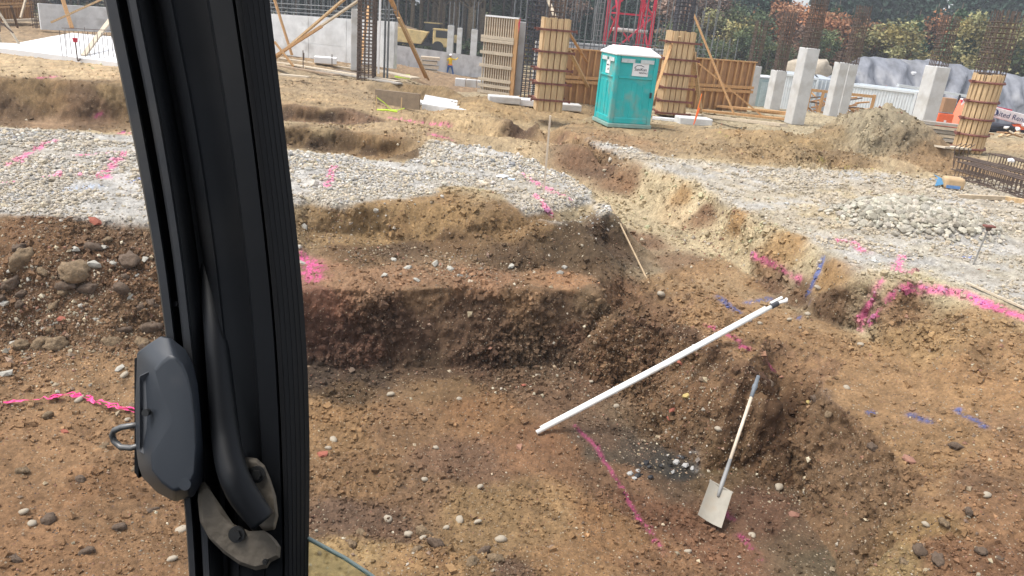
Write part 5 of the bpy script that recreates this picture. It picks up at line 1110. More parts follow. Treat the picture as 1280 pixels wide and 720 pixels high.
for q in bp_: o = MB().box((0, 0, 0), (.35, .3, .28), .4).build("sandbag", m_white, t, bevel=.08); o.location = q
q0 = ridge_pt(1112, 108, YB - 4.6); q1 = ridge_pt(1119, 96, YB - 3.2); t = thing("red_ladder", "short red ladder leaning on the grey tarpaulin", "ladder", q0)
for s in (-.22, .22): MB().bar((s, 0, 0), q1 - q0 + [s, 0, 0], .07, .07).build("rail", m_orange, t)
for k in range(4): f = (k + .5) / 4; MB().bar((q1 - q0) * f + [-.22, 0, 0], (q1 - q0) * f + [.22, 0, 0], .05, .05).build("rung", m_orange, t)
p = P(1018, 98, -1.2); 
rock("sand_heap", 1012, 84, 19, CLOD[3], mat("pale_sand", (.42, .36, .28)), "pale covered sand heap behind the white containers", "heap", world=P(1010, 92, -.3))
# timber offcuts between columns
t = thing("offcut_pile", "pile of dark timber offcuts in an orange frame left of the narrow column", "timber pile", P(1004, 142, -.9)); b = None
for i in range(46):
    c = np.array([RNG.uniform(0, 3.2), RNG.uniform(-.5, .5), RNG.uniform(.05, 1.0)]); d = np.array([RNG.uniform(-.7, .7), RNG.uniform(-.2, .2), RNG.normal(0, .12)]); MB().bar(c - d, c + d, .1, .07).build("offcut", random.choice((m_stud2, m_ply, MATS["dark_board"])), t)
for x in (-.1, .6, 3.3): MB().bar((x, -.6, 0), (x, -.6, 1.35), .16, .12).build("post", m_stud2, t)
MB().bar((-.1, -.62, 1.3), (3.3, -.62, 1.25), .1, .14).build("rail", m_stud2, t)
# boom lift and clutter at the right
p = P(1204, 165, -1.2); t = thing("boom_lift", "orange boom lift with a white lettered boom behind the round column form", "boom lift", p, None, -.1); k_ = depth(p) / F
bm0 = P(1232, 137, -.1) ; 
def LP(px, py, dy=0.): q = PD(px, py, depth(p)) - p; c_, s__ = math.cos(.1), math.sin(.1); q = np.array([q[0] * c_ - q[1] * s__, q[0] * s__ + q[1] * c_, q[2]]); return q + [0, dy, 0]
MB().bar(LP(1192, 158), LP(1206, 128), .5, .5).build("turret", m_orange, t, bevel=.04); MB().bar(LP(1203, 128), LP(1225, 132), .5, .3).build("knuckle", m_orange, t, bevel=.04)
MB().bar(LP(1186, 161), LP(1262, 166), 1.2, .35).build("chassis", m_orange, t, bevel=.05)
bo = MB().bar(LP(1200, 129), LP(1300, 155), .45, .55).build("boom", mat("white_boom", (.72, .66, .66)), t, bevel=.03)
MB().bar(LP(1200, 126, -.1), LP(1262, 138, -.1), .3, .14).build("boom_top", m_red, t)
d_ = LP(1300, 155) - LP(1200, 129); an = math.atan2(d_[2], d_[0])
tx = text("United Rentals", tuple(LP(1262, 145.5, -.26)), .40, 0, bo, mat("navy_print", (.03, .04, .12))); tx.rotation_euler = (math.pi / 2, -an, 0)
c_ = LP(1241.5, 139.8, -.26); MB().tube([c_, c_ + [0, .012, 0]], .17, 16).build("round_logo", MATS["navy_print"], bo); MB().box(c_ + [0, -.006, 0], (.07, .012, .22)).build("logo_stroke", MATS["white_boom"], bo)
MB().bar(LP(1240, 160, .1), LP(1300, 158, .1), .3, .3).build("lower_arm", m_orange, t)
for x in (1196, 1252): MB().tube([LP(x, 164, -.75), LP(x, 164, -.4)], .38, 14).build("wheel", m_tyre, t)
for (x, y, r_, mm, l) in [(1245, 160, 16, m_black, "black plastic sheet heap under the lettered boom"), (1271, 158, 9, m_black, "small black bag at the right edge under the boom")]:
    rock("plastic_heap", x, y, r_, CLOD[2], mm, l, "sheet", world=P(x, y + 4, -.9), squash=.5)
for i, (x, y) in enumerate([(1266, 150), (1276, 153), (1258, 160), (1272, 162), (1279, 158)]):
    rock("white_bag", x, y, 3.5, ANGULAR[i % 5], m_white, "crumpled white bag among the black sheets under the lettered boom", "bag", "white bags under the boom", world=P(x, y, -.6))
t = thing("timber_heap", "heap of loose brown boards at the right edge behind the round form", "timber pile", P(1265, 176, -.3))
for i in range(26):
    c = np.array([RNG.uniform(-1.2, 2.4), RNG.uniform(-.5, .5), RNG.uniform(.02, .4)]); d = np.array([RNG.uniform(-.6, .6), RNG.uniform(-.3, .3), RNG.normal(0, .06)]); MB().bar(c - d, c + d, .12, .05).build("board", random.choice((m_stud, m_pale, m_ply)), t)
p = P(1174, 160, -.9); t = thing("orange_generator", "orange site box with a white sticker behind the wide white column", "machine", p, None, .1); MB().box((0, 0, .4), (.85, .6, .75)).build("housing", m_orange, t, bevel=.04); MB().box((0, 0, .06), (1.3, .7, .1)).build("skid", m_orange, t); MB().box((0, -.31, .4), (.12, .02, .1)).build("sticker", m_white, t)
o = MB().box((0, 0, .4), (.65, .5, .72), .1).build("cardboard_box", m_card, bevel=.01); o.location = p + np.array([.05, 0, .8]); tag(o, "brown cardboard box standing on the orange site box", "box")
p = P(1190, 158, -1.2); t = thing("pump_unit", "dark grey pump unit between the cardboard box and the orange boom lift", "machine", p); MB().box((0, 0, .9), (.6, .5, .9)).build("frame", m_rebarg, t, bevel=.03); MB().tube([(0, -.28, .5), (0, -.34, .5)], .3, 14).build("flywheel", m_dark, t); MB().tube([(0, .1, 1.3), (0, .1, 1.8)], .06, 8).build("exhaust", m_dark, t); MB().box((.1, -.1, .25), (.8, .4, .3)).build("tank", m_white, t)
o = MB().bar((-2.2, 0, 1.4), (2.6, 0, 1.1), .4, .18).build("white_beam", m_cont); o.location = P(1180, 150, -1.4) + np.array([0, 3, .4]); tag(o, "white beam lying behind the cardboard box below the tarpaulin", "beam")
p = P(1262, 190, -.1); o = MB().prism([(-3.6, -.2, 0), (4, -.2, 0), (4, 1.2, .45), (-3.6, 1.2, .3)], (0, .3, 0)).build("sand_berm", mat("grey_sand", (.36, .33, .28), var=.2), bevel=.05); o.location = p; 
bpy.data.objects.remove(o)
# long rebar cages lying on the ground
def lying_cage(a, b_, w, h, label, n=26):
    a = np.asarray(a, float); b_ = np.asarray(b_, float); L_ = np.linalg.norm(b_ - a); rz = math.atan2(b_[1] - a[1], b_[0] - a[0]); t = thing("rebar_cage", label, "rebar cage", a, "rebar cages lying on the right gravel", rz); b = MB()
    for y in (-w / 2, 0, w / 2):
        for z in (.03, h): b.tube([(0, y, z), (L_, y, z + (b_[2] - a[2]))], .018, 5, False)
    b.build("long_bars", m_rebar, t); c = MB()
    for i in range(n):
        x = L_ * (i + .5) / n; c.tube([(x, -w / 2, .02), (x, w / 2, .02), (x, w / 2, h), (x, -w / 2, h), (x, -w / 2, .02)], .014, 4, False)
    c.build("ties", m_rebar, t)["kind"] = "stuff"; return t
lying_cage(GB(1200, 222), GB(1330, 262), .45, .40, "nearest long dark rebar cage lying right of the brown bag")
lying_cage(GB(1196, 213), GB(1330, 248), .45, .36, "second long rebar cage lying behind the nearest one")
lying_cage(GB(1240, 205), GB(1340, 232), .40, .30, "farthest rebar cage lying at the right edge")
t = thing("bent_bars", "few bent rebar hooks sticking up beside the lying cages", "rebar", GB(1192, 208)); b = MB()
for i in range(4): MB().tube([(i * .12, 0, 0), (i * .12 - .1, 0, .5), (i * .12 + .05, 0, .62)], .015, 5, False).build("bar", m_rebar, t)
p = GB(1189, 236); t = thing("paper_sack", "open brown paper sack with blue print lying on the right gravel", "sack", p, None, -.15)
q = MB().box((0, 0, .14), (.44, .34, .27)); o = q.build("sack_body", mat("kraft_paper", (.50, .35, .20), var=.15, scale=4, bump=.5, bscale=6), t, bevel=.07, seg=3); MB().box((-.03, -.176, .07), (.30, .01, .07)).build("blue_print", mat("sack_blue", (.12, .25, .5)), t)
MB().add([(-.22, -.1, .1), (-.42, -.16, .05), (-.36, -.05, .22), (-.44, .06, .28), (-.22, .1, .2), (-.3, 0, .02)], [(0, 1, 2), (2, 3, 4), (0, 2, 4), (0, 4, 5), (0, 5, 1)]).build("torn_blue_plastic", mat("torn_blue", (.10, .28, .48)), t)
p = GB(1196, 247, .03); q = GB(1254, 251, .05); o = MB().bar(p - p, q - p, .09, .09).build("timber_block", mat("grey_tan_timber", (.48, .38, .26), var=.2)); o.location = p; tag(o, "left squared timber lying in front of the rebar cages", "timber")
p = GB(1256, 250, .03); q = GB(1300, 258, .05); o = MB().bar(p - p, q - p, .13, .1).build("timber_block", m_stud); o.location = p; tag(o, "right squared timber at the photo edge in front of the rebar cages", "timber")
rock("plastic_scrap", 1260, 209, 4, ANGULAR[0], m_white, "crumpled white plastic scrap on the farthest rebar cage", "scrap", world=GB(1260, 212, .25))
rock("plastic_scrap", 1167, 226, 4, ANGULAR[1], mat("blue_plastic", (.07, .2, .4)), "blue plastic scrap on the gravel left of the paper sack", "scrap")
rock("white_bag", 628, 222, 8, ANGULAR[3], m_white, "torn white plastic bag lying on the middle of the left gravel pad", "bag", squash=.4)
rock("plastic_scrap", 640, 225, 5, ANGULAR[2], mat("pale_blue_plastic", (.5, .6, .75)), "pale blue plastic scrap beside the torn white bag", "scrap", squash=.4)

# ------------------------------------------------------------------ forest behind the site
def leaf_mat(name, tint, trans=.25):
    m_ = bpy.data.materials.new(name); m_.use_nodes = True; nt = m_.node_tree; N, L = nt.nodes, nt.links; b = N['Principled BSDF']; b.inputs['Roughness'].default_value = .8; b.inputs['Specular IOR Level'].default_value = .15
    a = N.new('ShaderNodeAttribute'); a.attribute_name = 'col'; x = N.new('ShaderNodeMix'); x.data_type = 'RGBA'; x.blend_type = 'MULTIPLY'; x.inputs[0].default_value = 1
    oi = N.new('ShaderNodeObjectInfo'); r = N.new('ShaderNodeHueSaturation'); mr_ = N.new('ShaderNodeMapRange'); mr_.inputs[3].default_value = .72; mr_.inputs[4].default_value = 1.3; L.new(oi.outputs['Random'], mr_.inputs[0]); L.new(mr_.outputs[0], r.inputs['Value'])
    r.inputs['Color'].default_value = (*tint, 1); L.new(r.outputs[0], x.inputs[7]); L.new(a.outputs['Color'], x.inputs[6]); L.new(x.outputs[2], b.inputs['Base Color']); return m_
def leaves_mesh(name, pos, size, col, material, droop=0.):
    n = len(pos); a = RNG.normal(size=(n, 3)); a[:, 2] -= droop; a /= np.linalg.norm(a, axis=1, keepdims=True); c = RNG.normal(size=(n, 3)); b_ = np.cross(a, c); b_ /= np.linalg.norm(b_, axis=1, keepdims=True)
    s = (size * RNG.uniform(.6, 1.4, n))[:, None]
    V_ = np.stack([pos - b_ * s * .5, pos + b_ * s * .5, pos + a * s * 1.1], 1).reshape(-1, 3)
    me_o = npmesh(name, V_, np.arange(3 * n).reshape(-1, 3), material, np.repeat(col, 3, axis=0)); me = me_o.data; bpy.data.objects.remove(me_o); return me
def broad_crown(name, material, R_=3.6, Hc=8.0, n=5200, z0=2.2, seed=0, lo=.55):
    k = 46; th = RNG.uniform(0, 6.283, k); u = RNG.uniform(-1, 1, k); rr = RNG.uniform(.35, 1, k) ** .5; c = np.stack([rr * np.cos(th) * np.sqrt(1 - u * u * .8) * R_, rr * np.sin(th) * np.sqrt(1 - u * u * .8) * R_, z0 + Hc / 2 + u * Hc / 2], 1)
    i = RNG.integers(0, k, n); p = c[i] + RNG.normal(size=(n, 3)) * np.array([.62, .62, .5]) * RNG.uniform(.7, 1.25, k)[i][:, None] * R_ / 3.6
    tone = RNG.uniform(lo, 1.35, k)[i] * RNG.uniform(.7, 1.3, n); hue = RNG.uniform(-.12, .12, k)[i]
    return leaves_mesh(name, p, .30, np.stack([tone * (1 + hue), tone, tone * (1 - hue)], 1), material)
def conifer_crown(name, material, R_=2.8, Hc=13.0, n=6500, z0=.8):
    lv = RNG.uniform(0, 1, n) ** 1.25; nb_ = 26; lev = np.floor(lv * nb_) / nb_; th = np.floor(RNG.uniform(0, 11, n)) / 11 * 6.283 + lev * 37 + RNG.normal(0, .12, n)
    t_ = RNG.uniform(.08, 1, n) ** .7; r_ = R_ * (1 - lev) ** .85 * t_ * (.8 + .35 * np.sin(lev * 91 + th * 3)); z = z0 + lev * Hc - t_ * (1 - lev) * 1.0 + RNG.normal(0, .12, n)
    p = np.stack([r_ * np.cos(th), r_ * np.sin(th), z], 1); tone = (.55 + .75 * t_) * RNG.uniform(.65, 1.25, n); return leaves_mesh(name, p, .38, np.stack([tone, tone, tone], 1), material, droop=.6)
lm_or = leaf_mat("orange_leaves", (.34, .165, .085)); lm_rb = leaf_mat("red_brown_leaves", (.20, .13, .095)); lm_yl = leaf_mat("yellow_green_leaves", (.24, .22, .10)); lm_gr = leaf_mat("green_leaves", (.10, .13, .065)); lm_cf = leaf_mat("conifer_needles", (.036, .066, .046)); lm_cl = leaf_mat("light_conifer_needles", (.08, .13, .07))
crowns = {'orange': [broad_crown("crown", lm_or), broad_crown("crown", lm_or, 4.2, 7)], 'brown': [broad_crown("crown", lm_rb, n=3600)], 'yellow': [broad_crown("crown", lm_yl)], 'green': [broad_crown("crown", lm_gr), broad_crown("crown", lm_gr, 3.2, 9)], 'conifer': [conifer_crown("crown", lm_cf), conifer_crown("crown", lm_cf, 3.3, 12)], 'pale_conifer': [conifer_crown("crown", lm_cl, 3.0, 12)]}
m_bark = mat("bark", (.10, .075, .055), rough=.95, var=.35, scale=3, stripes=(4, 4, .6)); m_barkv = mat("vine_covered_bark", (.21, .16, .10), rough=.95, var=.5, scale=5)
def trunk_mesh(r0, h, limbs=6, seed=0, name="trunk", mm=None):
    rg = np.random.default_rng(seed); b = MB(); b.tube([(0, 0, -.3), (.1 * rg.normal(), 0, h * .4), (.15 * rg.normal(), .1, h * .75), (0, 0, h)], [r0, r0 * .75, r0 * .45, r0 * .12], 9)
    for i in range(limbs):
        z = h * rg.uniform(.3, .85); a = rg.uniform(0, 6.28); l = h * rg.uniform(.15, .28); b.tube([(0, 0, z), (l * .5 * math.cos(a), l * .5 * math.sin(a), z + l * .35), (l * math.cos(a), l * math.sin(a), z + l * .8)], [r0 * .35, r0 * .22, r0 * .06], 5)
    o = b.build(name, mm or m_bark); me = o.data; bpy.data.objects.remove(o); me.shade_smooth(); return me
trunks = [trunk_mesh(.26, 9.5, 7, s) for s in range(3)]; ctrunk = trunk_mesh(.24, 13.5, 0, 9)
TL = {'orange': ("orange autumn broadleaf tree in front of the dark conifers", "autumn_tree"), 'brown': ("red brown half bare tree at the forest edge", "autumn_tree"), 'yellow': ("yellow green tree at the forest edge", "broadleaf_tree"), 'green': ("green broadleaf tree at the forest edge", "broadleaf_tree"), 'conifer': ("dark green conifer in the back row of the forest", "conifer_tree"), 'pale_conifer': ("lighter green conifer among the dark conifers", "conifer_tree")}
def tree(px, kind, Yd, ytop, wide=1.0):
    d = ray(px, 50); x = d[0] * Yd / d[1]; zb = float(tin(np.array([x]), np.array([Yd]))[0]); base = np.array([x, Yd, zb]); h = HT(base, ytop)
    h0 = {'conifer': 13.8, 'pale_conifer': 12.8}.get(kind, 10.6); s = h / h0
    t = thing(TL[kind][1], TL[kind][0], "tree", base, kind.replace('_', ' ') + " trees of the forest edge", RNG.uniform(0, 6.28)); sw_ = max(.8, min(1.5, s ** .5)) * wide
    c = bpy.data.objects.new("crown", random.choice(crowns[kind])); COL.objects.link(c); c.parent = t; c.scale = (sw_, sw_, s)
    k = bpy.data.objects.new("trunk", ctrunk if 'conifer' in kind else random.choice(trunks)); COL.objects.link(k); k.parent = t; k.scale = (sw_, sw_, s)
random.seed(11)
x = 610.
while x < 1420:                                     # back rows of conifers
    gap = abs(x - 990) < 9 or abs(x - 1180) < 9
    if not gap: tree(x, 'conifer', RNG.uniform(122, 132), RNG.uniform(-60, -20) if not (972 < x < 1008 or 1166 < x < 1194) else RNG.uniform(2, 10), 1.15)
    x += RNG.uniform(17, 24)
x = 600.
while x < 1440:                                     # the farthest row
    if abs(x - 990) > 14 and abs(x - 1180) > 14: tree(x, 'conifer', RNG.uniform(140, 150), RNG.uniform(-130, -90), 1.5)
    x += RNG.uniform(24, 32)
x = 620.
while x < 1420:
    tree(x, 'conifer' if random.random() < .7 else 'pale_conifer', RNG.uniform(112, 120), RNG.uniform(-2, 16) + max(0, (x - 900) * .02), 1.15)
    x += RNG.uniform(26, 38)
for (x, k, Yd, yt, w) in [(700, 'brown', 104, -10, 1.1), (735, 'conifer', 104, -20, 1.2), (775, 'conifer', 100, -8, 1.2), (820, 'conifer', 104, -14, 1.1), (862, 'brown', 98, -12, 1.3), (884, 'brown', 96, 2, 1.2), (905, 'yellow', 92, 14, 1.1), (925, 'green', 94, 8, 1.0), (948, 'conifer', 98, -10, 1.2), (972, 'orange', 100, 4, 1.1), (998, 'orange', 95, 4, 1.25), (1024, 'orange', 97, 10, 1.1), (1040, 'pale_conifer', 100, 6, 1.0), (1058, 'conifer', 96, 8, 1.0), (1078, 'orange', 93, 24, 1.1), (1098, 'yellow', 92, 30, 1.0), (1120, 'yellow', 90, 26, 1.2), (1142, 'pale_conifer', 96, 18, 1.2), (1160, 'conifer', 100, 6, 1.1), (1176, 'orange', 100, 22, 1.0), (1192, 'pale_conifer', 94, 10, 1.3), (1214, 'pale_conifer', 92, 16, 1.2), (1236, 'yellow', 90, 18, 1.1), (1252, 'orange', 92, 30, .9), (1270, 'yellow', 88, 24, 1.1), (1290, 'green', 88, 40, 1.1), (1320, 'green', 88, 30, 1.1), (1350, 'orange', 90, 30, 1.1), (1390, 'conifer', 90, 10, 1.2), (850, 'green', 90, 28, .9), (1010, 'brown', 90, 34, .8), (940, 'green', 88, 42, .8), (965, 'green', 86, 50, .8), (890, 'green', 86, 48, .8), (1030, 'green', 88, 46, .8)]:
    tree(x, k, Yd, yt, w)
# tall bare trunks and undergrowth, left half
def tall_tree(px, Yd, r_, vine, kind):
    d = ray(px, 20); x = d[0] * Yd / d[1]; zb = float(tin(np.array([x]), np.array([Yd]))[0]); t = thing("tall_tree", "tall tree with a vine covered brown trunk behind the low wall" if vine else "tall slim dark trunk of the forest behind the concrete walls", "tree", (x, Yd, zb), "vine covered trunks" if vine else "slim dark trunks", RNG.uniform(0, 6.28))
    k = bpy.data.objects.new("trunk", vt if vine else nt_); COL.objects.link(k); k.parent = t; k.scale = (r_, r_, 1)
    c = bpy.data.objects.new("crown", random.choice(crowns[kind])); COL.objects.link(c); c.parent = t; c.scale = (1.3, 1.3, 1.2); c.location = (0, 0, 9)
vt = trunk_mesh(.42, 18, 14, 5, mm=m_barkv); nt_ = trunk_mesh(.26, 17, 8, 6)
for x in (541, 549, 557, 565, 571, 579, 588, 594, 603, 516, 528): tall_tree(x + RNG.normal(0, 1), RNG.uniform(100, 106), RNG.uniform(.8, 1.3), True, 'brown')
x = 60.
while x < 640:
    tall_tree(x, RNG.uniform(98, 110), RNG.uniform(.5, 1.0), False, random.choice(('brown', 'green', 'conifer'))); x += RNG.uniform(9, 18)
x = 40.
while x < 700:
    tree(x, random.choice(('conifer', 'conifer', 'green')), RNG.uniform(114, 124), -70, 1.5); x += RNG.uniform(20, 28)
x = -120.
while x < 60: tree(x, random.choice(('conifer', 'green')), RNG.uniform(100, 110), -60, 1.4); x += 26
# brush at the forest foot
n = 26000; px_ = RNG.uniform(-100, 1420, n); d = CF + CR * ((px_ - 640) / F)[:, None] + CU * .36; Yd = RNG.uniform(96, 110, n); xx = d[:, 0] * Yd / d[:, 1]; hh = np.clip(1.1 + 1.0 * fbm(np.stack([xx, Yd, xx * 0], 1), .25, 3, 501), .2, 3) * RNG.random(n) ** .7
pp = np.stack([xx, Yd, -2.9 + hh], 1); tone = RNG.uniform(.5, 1.4, n) * (1 + .5 * fbm(pp, .3, 2, 502)); tc_ = np.where((fbm(pp, .12, 2, 503) > .15)[:, None], np.array([[2.2, 1.1, .6]]), np.array([[1., 1, 1]]))
me = leaves_mesh("undergrowth", pp, .42, np.clip(tone[:, None] * tc_, .1, 4), lm_gr); o = bpy.data.objects.new("undergrowth", me); COL.objects.link(o); tag(o, 'brown and green undergrowth along the foot of the forest', kind='stuff')

# ------------------------------------------------------------------ tools in the pit
m_pvc = mat("white_pvc", (.78, .78, .74), rough=.4, var=.05, dirt=((.45, .36, .25), .3, 4)); m_hand = mat("pale_ash_handle", (.62, .52, .40), rough=.6, var=.12, scale=4, stripes=(6, 6, .6)); m_blade = mat("dusty_steel_blade", (.30, .275, .225), rough=.65, var=.15, scale=6, dirt=((.24, .18, .12), .3, 6)); m_grip = mat("grey_grip", (.16, .18, .20), rough=.6)
p0 = ground_px(672, 543); p1 = P(980, 378, -.20); r_ = .027
t = thing("plastic_pipe", "long white double plastic pipe leaning out of the pit over its rim", "pipe", p0); d_ = p1 - p0; dn = d_ / np.linalg.norm(d_); side = np.cross(dn, [0, 0, 1]); side /= np.linalg.norm(side); up_ = np.cross(side, dn)
MB().tube([up_ * .035, d_ * .5 + up_ * .015, d_ * .97 + up_ * .035], r_, 12).build("pipe_length", m_pvc, t, smooth=True)
MB().tube([up_ * .035 + side * -.044 + d_ * .02, d_ * .5 - side * .044 + up_ * .02, d_ * .93 - side * .044 + up_ * .035], r_ * .72, 12).build("pipe_length", m_pvc, t, smooth=True)
MB().tube([d_ * .945 + up_ * .035, d_ * .975 + up_ * .035], r_ * 1.25, 12).build("dark_joint", m_dark, t); MB().tube([d_ * .975 + up_ * .05 + side * .02, d_ * 1.0 + up_ * .05 + side * .05, d_ * 1.012 + side * .0 + up_ * .03], [.02, .026, .02], 8).build("hook", m_pvc, t)
MB().tube([d_ * .955 - side * .05 + up_ * .04, d_ * 1.005 - side * .05 + up_ * .045], [.026, .02], 8).build("pipe_end", m_pvc, t)
for f in (.3, .62, .85): MB().tube([d_ * f + up_ * .02 - side * .02, d_ * (f + .004) + up_ * .02 - side * .02], .046, 12).build("tape_band", m_white, t)
# shovel
pb = np.array(ground_px(884, 655)) + np.array([0, -.05, .06]); pt = P(948, 470, -.70); pt_len = np.linalg.norm(pt - pb); t = thing("shovel", "square bladed shovel with a pale handle leaning against the pit wall", "shovel", pb)
ax = (pt - pb) / pt_len; vw = C0 - pb; vw /= np.linalg.norm(vw); sx = np.cross(ax, vw); sx /= np.linalg.norm(sx); fr = np.cross(sx, ax); fr /= np.linalg.norm(fr)
tilt = math.radians(-14); sx2 = sx * math.cos(tilt) + ax * math.sin(tilt) * .6; sx2 /= np.linalg.norm(sx2)
k_ = depth(pb) / F; wB = 32 * k_; lB = 44 * k_ * 1.1; b = MB(); nu, nv = 9, 8; vs_ = []
for j in range(nv):
    for i in range(nu):
        u = i / (nu - 1) * 2 - 1; v_ = j / (nv - 1); w_b = wB / 2 * (1.0 - .06 * v_); curl = .035 * (u * u) + .035 * v_ * v_; vs_.append(sx2 * (-u) * w_b + ax * (v_ * lB - .02 * abs(u) * (j == 0) * 0) + fr * (curl - .01))
off_ = -fr * .004
b.add(vs_ + [q + off_ for q in vs_], [(j * nu + i, j * nu + i + 1, (j + 1) * nu + i + 1, (j + 1) * nu + i) for j in range(nv - 1) for i in range(nu - 1)] + [((j + 1) * nu + i + nu * nv, (j + 1) * nu + i + 1 + nu * nv, j * nu + i + 1 + nu * nv, j * nu + i + nu * nv) for j in range(nv - 1) for i in range(nu - 1)])
b.build("blade", m_blade, t, smooth=True)
MB().bar(sx2 * wB * .5 + ax * lB * .99 + fr * .025, -sx2 * wB * .5 + ax * lB * .99 + fr * .025, .02, .02).build("footrest", m_blade, t)
MB().tube([ax * lB * .72 + fr * .02, ax * (lB + .03) + fr * .03, ax * (lB + .34)], [.014, .024, .019], 10).build("socket", mat("grey_socket", (.26, .26, .25), rough=.5), t, smooth=True)
MB().tube([ax * (lB + .3), ax * (pt_len * .84)], .0185, 12).build("handle", m_hand, t, smooth=True)
MB().tube([ax * pt_len * .84, ax * pt_len * .90, ax * pt_len * .905, ax * pt_len * .93, ax * pt_len * .935, ax * pt_len], [.022, .024, .030, .030, .023, .021], 10).build("grip", m_grip, t, smooth=True)
# stakes
def lath(a, ztop_px, base_px, w, label, name="wooden_stake", mm=None, cat="stake", lean=(0, 0)):
    p = GB(*base_px, -.03); h = HT(p, ztop_px); t = MB().bar((0, 0, 0), (lean[0], lean[1], h), w, w * .45).build(name, mm or m_hand); t.location = p; return tag(t, label, cat)
lath(0, 145, (679, 243), .07, "tall wooden stake standing in pink painted gravel on the left pad", lean=(-.02, .02))
p = GB(811, 354, 0); q = P(766, 261, -.05); o = MB().bar(p - p, q - p, .022, .014).build("wooden_stake", mat("tan_lath", (.42, .31, .19))); o.location = p; tag(o, "thin wooden lath leaning against the corner of the left gravel pad", "stake")
p = GB(1217, 330, -.05); h = HT(p, 284); t = thing("steel_pin", "steel stake with a flat rusty cap on the right gravel", "marker pin", p); MB().tube([(0, 0, 0), (.06, 0, h)], .013, 8).build("pin", mat("grey_steel", (.25, .24, .22), rough=.5), t); MB().tube([(.06, 0, h - .05), (.06, 0, h)], [.03, .045], 10).build("collar", m_rebar, t); MB().box((.06, 0, h + .02), (.16, .10, .03)).build("cap", m_clamp, t, bevel=.01)
p = GB(1208, 356, .03); q = GB(1310, 402, .04); o = MB().bar(p - p, q - p, .035, .025).build("wooden_lath", m_pale); o.location = p; tag(o, "thin wooden lath lying along the pink line at the right edge", "lath")
p = GB(1120, 450, .02)
# ribbon
m_rib = mat("pink_ribbon", (.85, .07, .26), rough=.55, var=.2, scale=14)
line = [GB(x, y, .035) for x, y in [(-30, 511), (0, 506), (25, 505), (50, 502), (75, 500), (98, 498), (112, 503), (128, 509), (150, 514), (170, 520), (200, 528), (225, 532)]]
rl = []
for a, b_ in zip(line[:-1], line[1:]):
    for f in np.linspace(0, 1, 7)[:-1]: rl.append(a + (b_ - a) * f + np.array([RNG.normal(0, .006), RNG.normal(0, .012), abs(RNG.normal(0, .008))]))
t = thing("survey_ribbon", "bright pink plastic ribbon lying crumpled across the soil left of the door post", "ribbon", line[3]); vs_ = []; c0 = line[3]
for i, q in enumerate(rl):
    w = .022 + .012 * math.sin(i * .9) + .006 * RNG.normal(); tw = math.sin(i * .7) * .9; vs_ += [q - c0 + np.array([0, -w * math.cos(tw), -w * math.sin(tw) * .5]), q - c0 + np.array([0, w * math.cos(tw), w * math.sin(tw) * .5])]
MB().add(vs_, [(2 * i, 2 * i + 1, 2 * i + 3, 2 * i + 2) for i in range(len(rl) - 1)]).build("band", m_rib, t)
for j, s0 in enumerate((20, 34, 44)):
    vs_ = []
    for i in range(12):
        q = rl[s0 + i] - c0 + np.array([0, .03 + .02 * math.sin(i), .01]); w = .012; vs_ += [q - [0, w, 0], q + [0, w, .008 * math.sin(i * 2)]]
    MB().add(vs_, [(2 * i, 2 * i + 1, 2 * i + 3, 2 * i + 2) for i in range(11)]).build("loose_fold", m_rib, t)

# ------------------------------------------------------------------ the excavator cab the picture is taken from
m_cab = mat("black_cab_plastic", (.006, .007, .009), rough=.5, var=.3, scale=5, spec=.25, dirt=((.022, .021, .02), .30, 7), bump=0); m_cab2 = mat("grey_black_edge", (.022, .024, .028), rough=.5, var=.2, scale=8, spec=.3, dirt=((.06, .055, .05), .35, 12)); m_seal = mat("rubber_seal", (.006, .006, .007), spec=.3, rough=.6, var=.2, scale=20)
m_hous = mat("charcoal_housing_plastic", (.032, .038, .048), rough=.45, var=.12, scale=6, dirt=((.14, .13, .12), .25, 9), bump=0); m_brk = mat("dusty_bracket_metal", (.125, .105, .08), rough=.75, var=.35, scale=14, dirt=((.06, .05, .045), .4, 25), bump=.2, bscale=60); m_bolt = mat("black_bolt", (.03, .03, .03), rough=.4, metal=.4)
cab = thing("excavator_cab", "black door post of the excavator cab with latch housing and dusty hinge, seen from inside", "excavator", PD(300, 700, .75)); cb = np.array(cab.location)
YS = [-420, -220, -100, 0, 150, 300, 400, 500, 600, 720, 860, 1000]
XL = {'A': [60, 92, 112, 130, 162, 190, 205, 216, 228, 237, 240, 240], 'B': [78, 108, 129, 147, 178, 204, 217, 227, 238, 246, 250, 250], 'C': [82, 113, 134, 152, 183, 209, 222, 232, 243, 251, 255, 255], 'D': [90, 120, 141, 158, 189, 214, 226, 236, 247, 255, 259, 259], 'E': [102, 133, 154, 172, 202, 226, 238, 248, 257, 264, 268, 268], 'F': [150, 176, 196, 213, 243, 266, 278, 286, 293, 299, 302, 302], 'G': [240, 264, 280, 294, 316, 334, 344, 350, 354, 356, 356, 356], 'R': [296, 314, 326, 336, 354, 372, 381, 386, 387, 385, 384, 382]}
ysr = np.arange(-420, 1001, 20.)
XI = {k: np.interp(ysr, YS, v_) for k, v_ in XL.items()}
for k in XI: XI[k] = np.convolve(np.pad(XI[k], 3, mode='edge'), np.ones(7) / 7, 'valid') if True else XI[k]
DC = .76
